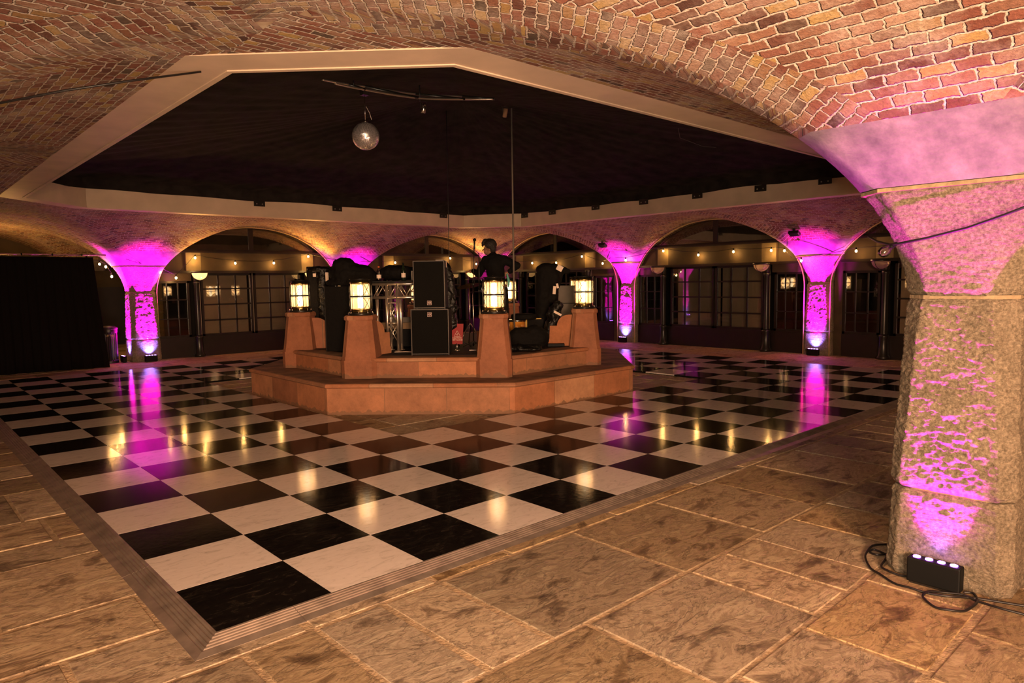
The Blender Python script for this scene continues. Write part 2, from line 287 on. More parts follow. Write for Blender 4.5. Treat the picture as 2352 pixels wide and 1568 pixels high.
# ------------------------------------------------------------ mesh builder
class MB:
    def __init__(s, smooth=False):
        s.bm = bmesh.new(); s.uv = s.bm.loops.layers.uv.new('UVMap'); s.sm = smooth
        s.mats = []; s.cur = 0; s.col = None; s.c = (.5, .5, .5, 1)
    def attr(s): s.col = s.bm.loops.layers.float_color.new('slab')
    def use(s, mname):
        if mname not in s.mats: s.mats.append(mname)
        s.cur = s.mats.index(mname)
    def v(s, p): return s.bm.verts.new(p)
    def f(s, vs, uvs=None, smooth=None):
        try: fa = s.bm.faces.new(vs)
        except ValueError: return None
        fa.material_index = s.cur; fa.smooth = s.sm if smooth is None else smooth
        if uvs:
            for l, u in zip(fa.loops, uvs): l[s.uv].uv = u
        if s.col:
            for l in fa.loops: l[s.col] = s.c
        return fa
    def poly(s, pts, uvs=None): return s.f([s.v(p) for p in pts], uvs)
    def prism(s, pts, z0, z1, top=None, M_=None, uvk=False):
        """closed prism over 2D pts (ccw); top: other 2D outline at z1"""
        top = top or pts; M_ = M_ or Matrix()
        a = [s.v(M_ @ V((x, y, z0))) for x, y in pts]; b = [s.v(M_ @ V((x, y, z1))) for x, y in top]
        n = len(pts); u = 0
        for i in range(n):
            j = (i + 1) % n; d = math.dist(pts[i], pts[j])
            d2 = math.dist(top[i], top[j]); k2 = (d - d2) / 2
            s.f([a[i], a[j], b[j], b[i]], [(u, z0), (u + d, z0), (u + d - k2, z1), (u + k2, z1)], False); u += d + (.137 if n != 8 else 0)
        s.f(list(reversed(a)), [(p[0], p[1]) for p in reversed(pts)], False); s.f(b, [(p[0] + 3, p[1]) for p in top], False)
    def box(s, c, d, M_=None):
        x, y, z = c; a, b, h = [k / 2 for k in d]
        M_ = M_ or Matrix()
        s.prism([(x - a, y - b), (x + a, y - b), (x + a, y + b), (x - a, y + b)], z - h, z + h, M_=M_)
    def tube(s, pts, r, n=8, caps=True, rs=None):
        pts = [V(p) for p in pts]; rings = []
        up = V((0, 0, 1))
        prev = None
        for i, p in enumerate(pts):
            t = (pts[min(i + 1, len(pts) - 1)] - pts[max(i - 1, 0)]).normalized()
            if prev is None:
                a = t.cross(up)
                if a.length < .05: a = t.cross(V((1, 0, 0)))
            else: a = prev - t * prev.dot(t)
            a.normalize(); b = t.cross(a); prev = a
            rr = rs[i] if rs else r
            rings.append([s.v(p + (a * math.cos(2 * PI * k / n) + b * math.sin(2 * PI * k / n)) * rr) for k in range(n)])
        for A, B in zip(rings, rings[1:]):
            for k in range(n): s.f([A[k], A[(k + 1) % n], B[(k + 1) % n], B[k]], smooth=True)
        if caps: s.f(list(reversed(rings[0])), smooth=False); s.f(rings[-1], smooth=False)
    def lathe(s, prof, n=24, c=(0, 0, 0), M_=None, smooth=True, caps=True):
        M_ = M_ or Matrix(); c = V(c); rings = []
        for r, z in prof:
            rings.append([s.v(M_ @ (c + V((max(r, 1e-4) * math.cos(2 * PI * k / n), max(r, 1e-4) * math.sin(2 * PI * k / n), z)))) for k in range(n)])
        for A, B in zip(rings, rings[1:]):
            for k in range(n): s.f([A[k], A[(k + 1) % n], B[(k + 1) % n], B[k]], smooth=smooth)
        if caps: s.f(list(reversed(rings[0])), smooth=False); s.f(rings[-1], smooth=False)
    def build(s, name, mname=None, parent=None, loc=None, rz=0):
        me = bpy.data.meshes.new(name)
        if not s.mats: s.mats = [mname]
        s.bm.normal_update(); s.bm.to_mesh(me); s.bm.free()
        for k in s.mats: me.materials.append(M[k])
        o = bpy.data.objects.new(name, me); COL.objects.link(o)
        if parent: o.parent = parent
        if loc is not None: o.location = loc
        if rz: o.rotation_euler = (0, 0, rz)
        return o
def tag(o, label=None, cat=None, group=None, kind=None):
    if label: o['label'] = label
    if cat: o['category'] = cat
    if group: o['group'] = group
    if kind: o['kind'] = kind
    return o
def empty(name, loc, rz=0, label=None, cat=None, group=None):
    o = bpy.data.objects.new(name, None); COL.objects.link(o); o.empty_display_size = .1
    o.location = loc; o.rotation_euler = (0, 0, rz); return tag(o, label, cat, group)
def children(o): return [c for c in bpy.data.objects if c.parent is o]
def copy_tree(o, parent=None):
    c = o.copy(); COL.objects.link(c); c.parent = parent
    for ch in children(o): copy_tree(ch, c)
    return c
def ngon(apo, c=(0, 0), n=8, rot=PI / 8):
    r = apo / math.cos(PI / n)
    return [(c[0] + r * math.cos(rot + 2 * PI * k / n), c[1] + r * math.sin(rot + 2 * PI * k / n)) for k in range(n)]
def soft(o, width=.004, seg=2):
    b = o.modifiers.new('bevel', 'BEVEL'); b.width = width; b.segments = seg; b.limit_method = 'ANGLE'; b.angle_limit = .6
    return o
def blob(name, prims, mname, parent, vox=.012, smooth=4, disp=0):
    """one continuous surface grown over capsules and ellipsoids"""
    mb = MB(True)
    for p in prims:
        if p[0] == 'cap':
            _, a, ra, b_, rb = p; a = V(a); b_ = V(b_); d = b_ - a; l = max(d.length, 1e-4)
            q = d.to_track_quat('Z', 'Y').to_matrix().to_4x4(); q.translation = a
            prof = [(ra * math.cos(t), ra * math.sin(t)) for t in [-PI / 2 + PI / 2 * k / 5 for k in range(6)]]
            prof += [(rb * math.cos(t), l + rb * math.sin(t)) for t in [PI / 2 * k / 5 for k in range(6)]]
            mb.lathe(prof, 14, M_=q)
        else:
            _, c, rad = p[:3]; q = Matrix.Translation(V(c)) @ (p[3].to_matrix().to_4x4() if len(p) > 3 else Matrix()) @ Matrix.Diagonal((*rad, 1))
            mb.lathe([(math.cos(t), math.sin(t)) for t in [-PI / 2 + PI * k / 12 for k in range(13)]], 18, M_=q)
    o = mb.build(name, mname, parent)
    r = o.modifiers.new('r', 'REMESH'); r.mode = 'VOXEL'; r.voxel_size = vox; r.use_smooth_shade = True
    s_ = o.modifiers.new('s', 'SMOOTH'); s_.iterations = smooth; s_.factor = .5
    if disp:
        t = bpy.data.textures.new(name, 'CLOUDS'); t.noise_scale = .07
        d = o.modifiers.new('d', 'DISPLACE'); d.texture = t; d.strength = disp; d.mid_level = .5
    return o
def text(name, body, size, mname, parent, loc, rot, ext=.001, align='CENTER'):
    c = bpy.data.curves.new(name, 'FONT'); c.body = body; c.size = size; c.extrude = ext; c.align_x = align; c.align_y = 'CENTER'; c.materials.append(M[mname])
    o = bpy.data.objects.new(name, c); COL.objects.link(o); o.parent = parent; o.location = loc; o.rotation_euler = rot
    dg = bpy.context.evaluated_depsgraph_get(); me = bpy.data.meshes.new_from_object(o.evaluated_get(dg))
    o2 = bpy.data.objects.new(name, me); COL.objects.link(o2); o2.parent = parent; o2.location = loc; o2.rotation_euler = rot
    bpy.data.objects.remove(o); bpy.data.curves.remove(c); o2.name = name
    return o2

# ------------------------------------------------------------ floor of flagstones
T = .61
def floor():
    mb = MB(); mb.attr(); mb.use('bed')
    mb.poly([(-9, -9, -.005), (17, -9, -.005), (17, 21, -.005), (-9, 21, -.005)])
    mb.use('flag'); rnd = random.Random(11)
    y = -9.0; hs = [.42, .6, .52, .75, .48, .66, .9, .56]
    i = 0
    while y < 21:
        h = rnd.choice(hs); x = -9 - rnd.random() * .8
        while x < 17:
            wd = rnd.uniform(.55, 1.25) if h < .7 else rnd.uniform(.7, 1.1)
            split = h > .7 and rnd.random() < .3
            cells = [(x, y, wd, h)] if not split else [(x, y, wd * .5, h), (x + wd * .5, y, wd * .5, h)]
            for (cx, cy, cw, ch) in cells:
                under = cx > .3 and cy > .3 and cx + cw < 3 and cy + ch < 11.5
                g = .009 + rnd.random() * .006; mb.c = (rnd.random(), rnd.random(), rnd.random(), 1)
                z = rnd.uniform(-.002, .002); e = .008
                x0, x1, y0, y1 = cx + g, cx + cw - g, cy + g, cy + ch - g
                j = lambda: rnd.uniform(-.007, .007)
                o = [(x0 + j(), y0 + j()), (x1 + j(), y0 + j()), (x1 + j(), y1 + j()), (x0 + j(), y1 + j())]
                n_ = [(o[0][0] + e, o[0][1] + e), (o[1][0] - e, o[1][1] + e), (o[2][0] - e, o[2][1] - e), (o[3][0] + e, o[3][1] - e)]
                a = [mb.v((*p, -.012)) for p in o]; b = [mb.v((*p, z)) for p in n_]
                for k in range(4): mb.f([a[k], a[(k + 1) % 4], b[(k + 1) % 4], b[k]])
                mb.f(b)
            x += wd
        y += h
    tag(mb.build('floor'), kind='structure')
floor()

# ------------------------------------------------------------ dance floor
def dance_floor():
    root = empty('dance_floor', (0, 0, 0), 0, 'black and white chequered dance floor laid round the stone plinth', 'dance floor')
    Zt = .03
    for nm, par in (('black_tiles', 0), ('white_tiles', 1)):
        mb = MB(); mb.attr(); rnd = random.Random(3 + par); mb.use('black' if par == 0 else 'white')
        for i in range(20):
            for j in range(20):
                if (i + j) % 2 != par: continue
                if 5 <= i < 15 and 5 <= j < 15: continue
                mb.c = (rnd.random(), rnd.random(), rnd.random(), 1); g = .0015
                mb.prism([(i * T + g, j * T + g), ((i + 1) * T - g, j * T + g), ((i + 1) * T - g, (j + 1) * T - g), (i * T + g, (j + 1) * T - g)], .012, Zt)
        tag(mb.build(nm, parent=root), 'glossy black marbled squares' if par == 0 else 'glossy white marbled squares', kind='stuff')
    mb = MB(); mb.use('rubber')
    for (x0, y0, x1, y1) in ((0, 0, 20, 5), (0, 15, 20, 20), (0, 5, 5, 15), (15, 5, 20, 15)):
        mb.prism([(x0 * T, y0 * T), (x1 * T, y0 * T), (x1 * T, y1 * T), (x0 * T, y1 * T)], .001, .012)
    mb.build('backing_board', parent=root)
    # ridged ramp trims on the four outer edges
    W = .15
    def ramp_strip(a, b, n, segs):
        a = V((*a, 0)); b = V((*b, 0)); n = V((*n, 0)); d = (b - a).normalized(); ln = (b - a).length
        prof = [(0, .030)]
        for k in range(5):
            o = .012 + k * .020; z = .029 - k * .0042
            prof += [(o, z), (o + .004, z - .005), (o + .010, z - .005), (o + .014, z - .0015)]
        prof += [(.118, .008), (W, .001), (W, -.004), (0, -.004)]
        cuts = [0] + segs + [ln]
        for q in range(len(cuts) - 1):
            s0, s1 = cuts[q], cuts[q + 1] - (.003 if q < len(cuts) - 2 else 0)
            m0 = W if q == 0 else 0; m1 = W if q == len(cuts) - 2 else 0
            mb = MB(); mb.use('alu')
            A = [mb.v(a + d * (s0 - m0 * o / W) + n * o + V((0, 0, z))) for o, z in prof]
            B = [mb.v(a + d * (s1 + m1 * o / W) + n * o + V((0, 0, z))) for o, z in prof]
            for k in range(len(prof)):
                k2 = (k + 1) % len(prof); mb.f([A[k2], A[k], B[k], B[k2]])
            mb.f(A); mb.f(list(reversed(B))); mb.build('edge_trim', parent=root)
    E = 20 * T
    ramp_strip((0, 0), (E, 0), (0, -1), [.39, 2.15, 3.95, 5.8, 7.6, 9.4]); ramp_strip((0, E), (0, 0), (-1, 0), [1.5, 3.5, 5.5, 7.5, 9.4, 11.1])
    ramp_strip((E, 0), (E, E), (1, 0), [3, 6, 9]); ramp_strip((E, E), (0, E), (0, 1), [3, 6, 9])
dance_floor()

# ------------------------------------------------------------ brick vault
X = [-2.02, 3.42, 8.65, 14.3]; Y = [-2.225, 3.33, 8.55, 14.2]
H0, ZS, B_, ZI = .28, 1.5, 1.66, 2.17
def ext(D, th): return H0 + (D - H0) * (1 - math.cos(th))
def contour(cx, cy, D, th, ch=.13):
    """chamfered rectangle: list of (x,y) 8 corners ccw starting at +x side"""
    xp, yp, xm, ym = [ext(d, th) for d in D]
    return [(cx + xp, cy - ym + ch), (cx + xp, cy + yp - ch), (cx + xp - ch, cy + yp), (cx - xm + ch, cy + yp), (cx - xm, cy + yp - ch), (cx - xm, cy - ym + ch), (cx - xm + ch, cy - ym), (cx + xp - ch, cy - ym)]
ceil = MB()
def tree(cx, cy, xp, yp, xm, ym):
    D = (xp - cx, yp - cy, cx - xm, cy - ym)
    th0 = math.asin((ZI - ZS) / B_); n = 26
    ths = [th0 + (PI / 2 - th0) * (k / n) ** 1.15 for k in range(n + 1)]
    zst = ZS + B_ * math.sin(th0 + .0) + .30
    rows = []; 
    for th in ths:
        c = contour(cx, cy, D, th); z = ZS + B_ * math.sin(th); rows.append((th, z, [V((*p, z)) for p in c]))
    off = random.Random(int(cx * 37 + cy * 91)).random() * 3
    for s_ in range(8):
        side = s_ % 2 == 0
        arc = 0; E_ = 0
        prev = None
        for (th, z, c) in rows:
            a = c[s_]; b = c[(s_ + 1) % 8]; ln = (b - a).length
            if side:
                bw = min(.36, ln * .42)
                pts = [a, a.lerp(b, bw / max(ln, 1e-5)), a.lerp(b, .5), b.lerp(a, bw / max(ln, 1e-5)), b]
            else: bw = ln; pts = [a, b]
            mid = (a + b) / 2; cur = dict(z=z, pts=pts, bw=bw, ln=ln, mid=mid)
            if prev is not None:
                Di = D[s_ // 2] if side else 1
                # developed lengths
                dm = (cur['mid'] - prev['mid']); nrm = V((b - a).xy).normalized() if ln > 1e-4 else V((1, 0))
                dm2 = V((dm.x, dm.y)); lat = dm2 - nrm * dm2.dot(nrm); ds = math.hypot(lat.length, dm.z)
                grow = (ln - prev['ln']) / 2; de = math.hypot(ds, grow)
                ex, es = grow / max(de, 1e-5), max(ds / max(de, 1e-5), .45)
                arc2 = arc + ds; E2 = E_ + de
                mname = 'brick'
                if prev['z'] < 2.46: mname = 'springer'
                ceil.use(mname)
                P, Q = prev['pts'], pts
                if side:
                    for k in range(4):
                        if k in (0, 3):
                            def uvb(w, e): return (w * es * 1.45 + (0 if k else 7) + off, e - w * ex)
                            if k == 0: uvs = [uvb(0, E_), uvb(prev['bw'], E_), uvb(bw, E2), uvb(0, E2)]
                            else: uvs = [uvb(prev['bw'], E_), uvb(0, E_), uvb(0, E2), uvb(bw, E2)]
                        else:
                            def um(p, q): return (p - q).dot(V((nrm.x, nrm.y, 0)))
                            uvs = [(um(P[k], prev['mid']) + off, arc), (um(P[k + 1], prev['mid']) + off, arc), (um(Q[k + 1], mid) + off, arc2), (um(Q[k], mid) + off, arc2)]
                        # outward faces look down into the room
                        vs_ = [ceil.v(P[k]), ceil.v(P[k + 1]), ceil.v(Q[k + 1]), ceil.v(Q[k])]
                        ceil.f(vs_, uvs, True)
                else:
                    vs_ = [ceil.v(P[0]), ceil.v(P[1]), ceil.v(Q[1]), ceil.v(Q[0])]
                    ceil.f(vs_, [(0 + off, E_), (prev['bw'], E_), (bw + off, E2), (off, E2)], True)
                arc, E_ = arc2, E2
            prev = cur
MX = [-4.74, .70, 6.035, 11.475]; RL, RR, RN, RF = .79, 11.70, .44, 11.30   # ring inner faces
rw = .34
xn = lambda i: (X[i] + X[i + 1]) / 2
yn = lambda j: (Y[j] + Y[j + 1]) / 2
S2 = -7.85; N2 = 19.75
tree(X[0], Y[0], xn(0), yn(0), -4.7, -5.05)
tree(X[1], Y[0], xn(1), RN - .1, xn(0), -5.05)
tree(X[2], Y[0], xn(2), RN - .1, xn(1), -5.05)
tree(X[3], Y[0], X[3] + .3, yn(0), xn(2), -5.05)
for i in range(3): tree(X[i], S2, xn(i), -5.05, (-4.7 if i == 0 else xn(i - 1)), S2 - 2)
tree(X[0], Y[1], RL - .1, yn(1), -4.7, yn(0)); tree(X[0], Y[2], RL - .1, yn(2), -4.7, yn(1))
tree(X[3], Y[1], X[3] + .3, yn(1), RR + .1, yn(0)); tree(X[3], Y[2], X[3] + .3, yn(2), RR + .1, yn(1))
tree(X[0], Y[3], xn(0), 17, -4.7, yn(2)); tree(X[1], Y[3], xn(1), 17, xn(0), RF + .1)
tree(X[2], Y[3], xn(2), Y[3] + .3, xn(1), RF + .1); tree(X[3], Y[3], X[3] + .3, Y[3] + .3, xn(2), yn(2))
tree(X[0], N2, xn(0), N2 + .3, -4.7, 17); tree(X[1], N2, xn(1), N2 + .3, xn(0), 17)
CH = 1.08
zc = ZS + B_ - .003
ceil.use('brick')
# flat crown strips and corner patches that close the vault up to the opening's edge beam
def patch(pts): ceil.poly([(x, y, zc + .001) for x, y in reversed(pts)], [(x, y) for x, y in reversed(pts)])
for (sx, sy, cx_, cy_) in ((1, 1, RL, RN), (-1, 1, RR, RN), (-1, -1, RR, RF), (1, -1, RL, RF)):
    p = [(cx_ - sx * .15, cy_ - sy * .15), (cx_ + sx * (CH + .1), cy_ - sy * .15), (cx_ - sx * .15, cy_ + sy * (CH + .1))]
    if sx * sy < 0: p.reverse()
    patch(p)
bmesh.ops.remove_doubles(ceil.bm, verts=ceil.bm.verts, dist=.0005)
ceil_o = tag(ceil.build('ceiling'), kind='structure')

# cream edge beam round the eight-sided opening
def octo(o, ch=CH):
    l, r, n_, f_ = RL - o, RR + o, RN - o, RF + o; c = ch + o * .586
    return [(l + c, n_), (r - c, n_), (r, n_ + c), (r, f_ - c), (r - c, f_), (l + c, f_), (l, f_ - c), (l, n_ + c)]
ZR = 3.15; ZRT = 3.74
mb = MB(); mb.use('cream')
inn, out = octo(0), octo(rw)
for k in range(8):
    j = (k + 1) % 8
    a, b, c, d = inn[k], inn[j], out[j], out[k]
    mb.poly([(*a, ZR), (*b, ZR), (*c, ZR), (*d, ZR)][::-1]); mb.poly([(*a, ZRT), (*b, ZRT), (*c, ZRT), (*d, ZRT)])
    mb.poly([(*a, ZR), (*b, ZR), (*b, ZRT), (*a, ZRT)]); mb.poly([(*d, ZR), (*c, ZR), (*c, ZRT), (*d, ZRT)][::-1])
    # thin raised lip along the inner edge
bmesh.ops.remove_doubles(mb.bm, verts=mb.bm.verts, dist=.0005)
tag(mb.build('trim_1'), kind='structure')
mb = MB(); mb.use('cream')
i2 = octo(-.012); i1 = octo(.03)
for k in range(8):
    j = (k + 1) % 8
    mb.poly([(*i2[k], ZR - .008), (*i2[j], ZR - .008), (*i1[j], ZR - .008), (*i1[k], ZR - .008)][::-1])
    mb.poly([(*i2[k], ZR - .008), (*i2[j], ZR - .008), (*i2[j], ZR + .03), (*i2[k], ZR + .03)])
    mb.poly([(*i1[k], ZR - .008), (*i1[j], ZR - .008), (*i1[j], ZR + .001), (*i1[k], ZR + .001)][::-1])
tag(mb.build('trim_2'), kind='structure')

# ------------------------------------------------------------ black tented lining over the court
def tent():
    mb = MB(True); mb.use('drape'); ax, ay, az = 6.2, 5.9, 4.78
    io = octo(-.03); ring = []
    for k in range(8):
        a, b = V(io[k]), V(io[(k + 1) % 8]); n = max(3, int((b - a).length / .12))
        for q in range(n): ring.append(a.lerp(b, q / n))
    n = len(ring); rows = []
    levels = [('b', 0), ('b', 1), ('t', 0), ('t', .12), ('t', .3), ('t', .5), ('t', .7), ('t', .86), ('t', .97)]
    for kind, t in levels:
        r = []
        for i, p in enumerate(ring):
            s = p.x * 1.0 + p.y * 1.3
            if kind == 'b' and t == 0: r.append(mb.v((p.x, p.y, 3.46 + .035 * noise.noise(V((p.x * .55, p.y * .55, 3))) + .018 * abs(math.sin(s * 1.6)))))
            elif kind == 'b': r.append(mb.v((p.x, p.y, 3.56)))
            else:
                q = p.lerp(V((ax, ay)), t); sag = -.10 * math.sin(t * PI)
                w_ = .012 * math.sin(i * 1.1) * (1 - t)
                r.append(mb.v((q.x, q.y, 3.66 + (az - 3.66) * t + sag + w_)))
        rows.append(r)
    for A, B in zip(rows, rows[1:]):
        for i in range(n): mb.f([A[i], A[(i + 1) % n], B[(i + 1) % n], B[i]])
    mb.f(rows[-1])
    o = tag(mb.build('canopy_lining'), 'black fabric lining tented over the eight-sided opening in the vault', 'ceiling drape')
    s_ = o.modifiers.new('t', 'SOLIDIFY'); s_.thickness = .004
tent()
# fixing plates clamping the lining to the edge beam
def plate(x, y, rz, label):
    o = empty('fixing_plate', (x, y, 3.42), rz, label, 'bracket', 'black fixing plates along the lining hem')
    mb = MB(); mb.box((0, .012, 0), (.24, .012, .12)); mb.build('plate', 'blackmetal', o)
    for s in (-.06, .06):
        mb = MB(); mb.lathe([(.014, 0), (.014, .008), (.006, .012)], 8, M_=Matrix.Translation((s, .018, -.01)) @ Matrix.Rotation(-PI / 2, 4, 'X')); mb.build('bolt', 'silverw', o)
backp = [(5.07, 'leftmost of all'), (6.89, 'second from the left'), (9.93, 'third from the left, just before the far corner')]
for x, s in backp: plate(x, RF - .02, PI, 'black two-bolt plate on the cream beam, ' + s)
rp = [(10.05, 'nearest the far corner'), (9.04, 'second right of the far corner'), (7.61, 'third right of the far corner'), (6.21, 'fourth right of the far corner'), (4.84, 'third from the right end'), (3.44, 'second from the right end'), (2.2, 'rightmost of all')]
for y, s in rp: plate(RR - .02, y, PI / 2, 'black two-bolt plate on the cream beam, ' + s)

# ------------------------------------------------------------ granite piers
def pier(cx, cy, label, near=False):
    root = empty('granite_pier', (cx, cy, 0), 0, label, 'pillar', None)
    def block(name, levels, nz, amp, seed):
        """levels: list (z, half, chamfer)"""
        mb = MB(True); mb.use('granite'); ns = 44 if near else 18; rows = []
        nzz = int(nz * 3) if near else int(nz * 1.3)
        amp *= .8 if near else 1.1
        zs = [levels[0][0] + (levels[-1][0] - levels[0][0]) * k / nzz for k in range(nzz + 1)]
        for z in zs:
            for (z0, h0, c0), (z1, h1, c1) in zip(levels, levels[1:]):
                if z0 - 1e-6 <= z <= z1 + 1e-6: t = (z - z0) / (z1 - z0); h = h0 + (h1 - h0) * t; c = c0 + (c1 - c0) * t; break
            edge = min(z - zs[0], zs[-1] - z); h -= .014 * max(0, 1 - edge / .03)
            cor = [(h, -h + c), (h, h - c), (h - c, h), (-h + c, h), (-h, h - c), (-h, -h + c), (-h + c, -h), (h - c, -h)]
            r = []
            for k in range(8):
                a, b = V(cor[k]), V(cor[(k + 1) % 8]); m_ = ns if k % 2 == 0 else max(2, ns // 4)
                for q in range(m_):
                    p = a.lerp(b, q / m_); nv = V((p.x, p.y, 0)).normalized()
                    d = noise.fractal(V((p.x * 6 + seed, p.y * 6, z * 7)), 1, 2, 3) * amp * .45 + noise.noise(V((p.x * 19 + seed, p.y * 19, z * 27))) * amp * .45 + noise.noise(V((p.x * 45, p.y * 45 + seed, z * 70))) * amp * .55
                    r.append(mb.v((p.x + nv.x * d, p.y + nv.y * d, z)))
            rows.append(r)
        n = len(rows[0])
        for A, B in zip(rows, rows[1:]):
            for i in range(n): mb.f([A[i], A[(i + 1) % n], B[(i + 1) % n], B[i]])
        mb.f(rows[0][::-1], smooth=False); mb.f(rows[-1], smooth=False)
        o = mb.build(name, parent=root); 
        return o
    s = cx + cy
    block('base_block', [(0, .312, .06), (.50, .30, .07)], 22, .014, s)
    block('shaft_block', [(.512, .31, .07), (1.1, .288, .09), (1.572, .275, .11)], 44, .016, s + 9)
    # springer flares out along the vault curve
    lv = []
    for k in range(9):
        z = 1.585 + (2.16 - 1.585) * k / 8; th = math.asin(max(0, min(1, (z - ZS) / B_)))
        lv.append((z, min(.28 + 2.42 * (1 - math.cos(th)) * .98, .5) - .006, .13))
    block('springer_block', lv, 26, .010, s + 21)
    for z_, h_ in ((.506, .280), (1.579, .262), (2.158, .479)):
        c_ = .14 if z_ > 2 else .10; mb = MB(); mb.prism([(h_, -h_ + c_), (h_, h_ - c_), (h_ - c_, h_), (-h_ + c_, h_), (-h_, h_ - c_), (-h_, -h_ + c_), (-h_ + c_, -h_), (h_ - c_, -h_)], z_ - .010, z_ + .010); mb.build('mortar_joint', 'mortar', root)
    return root
pier(X[1], Y[0], 'large rock-faced granite pier in the right foreground washed with magenta light', True)
pier(X[3], Y[1], 'granite pier lit magenta in front of the right hand glazed arches, nearer one')
pier(X[3], Y[2], 'granite pier lit magenta just right of the stone plinth')
pier(X[1], Y[3], 'granite pier lit magenta on the left beside the black pipe-and-drape')
pier(X[2], Y[3], 'granite pier behind the disc jockey gear, only its magenta top showing')
pier(X[3], Y[3], 'granite pier behind the man at the far corner of the court')

# ------------------------------------------------------------ LED uplights
MAG = (1.0, .0, .82)
def uplight(x, y, rz, label, n=4, energy=60, near=False, tilt=.17, dist=None):
    """local +y points to the pier"""
    o = empty('led_uplight', (x, y, 0), rz, label, 'uplight', 'battery uplights at the feet of the piers')
    mb = MB(); mb.box((0, 0, .078), (.26, .075, .135)); soft(mb.build('housing', 'rubber', o), .008)
    mb = MB(); mb.box((0, -.002, .006), (.22, .06, .012)); mb.build('foot_plate', 'blackmetal', o)
    for k in range(n):
        xx = -.09 + .06 * k
        mb = MB(); mb.lathe([(.019, 0), (.019, .004), (.012, .007)], 12, c=(xx, 0, .1455)); l_ = mb.build('lens', 'led', o)
    R2 = Matrix.Rotation(rz, 3, 'Z')
    if near:
        for k in range(n):
            p = V((x, y, .16)) + R2 @ V((-.09 + .06 * k, 0, 0)); t = p + R2 @ V((0, tilt, 1))
            lamp('uplight_beam', 'SPOT', p, energy / n, MAG, .012, size=.72, target=t, blend=.8)
    else:
        p = V((x, y, .16)); t = p + R2 @ V((0, tilt, 1))
        lamp('uplight_beam', 'SPOT', p, energy, MAG, .04, size=.85, target=t, blend=.9)
    p = V((x, y, .17)) + R2 @ V((0, .0, 0))
    lamp('uplight_spill', 'SPOT', p, energy * (.009 if not near else .03), (1, .05, .75), .03, size=2.4, target=p + R2 @ V((0, -.25, 1)), blend=1)
    lamp('uplight_blue', 'SPOT', p, energy * (.03 if not near else .012), (.18, .15, 1), .02, size=1.6, target=p + R2 @ V((0, .9, 1)), blend=.9)
    return o
uplight(3.055, -2.20, -PI / 2, 'black LED uplight with four violet lenses at the foot of the near pier', energy=580, near=True, tilt=.06)
UE = 3200
uplight(X[3] - .44, Y[1], -PI / 2, 'black LED uplight below the magenta pier at the right hand arches', energy=UE)
uplight(X[3] - .44, Y[2], -PI / 2, 'small LED uplight below the magenta pier just right of the plinth', energy=UE)
uplight(X[1] + .03, Y[3] - .44, 0, 'LED uplight against the front face of the left magenta pier', energy=UE)
uplight(X[1] - .44, Y[3] - .05, -PI / 2, 'LED uplight against the side face of the left magenta pier beside the litter bin', energy=UE * .8)
uplight(X[2], Y[3] - .44, 0, 'LED uplight hidden behind the plinth at the middle far pier', energy=UE)
uplight(X[3] - .34, Y[3] - .34, -PI / 4, 'LED uplight hidden behind the plinth at the far corner pier', energy=UE)

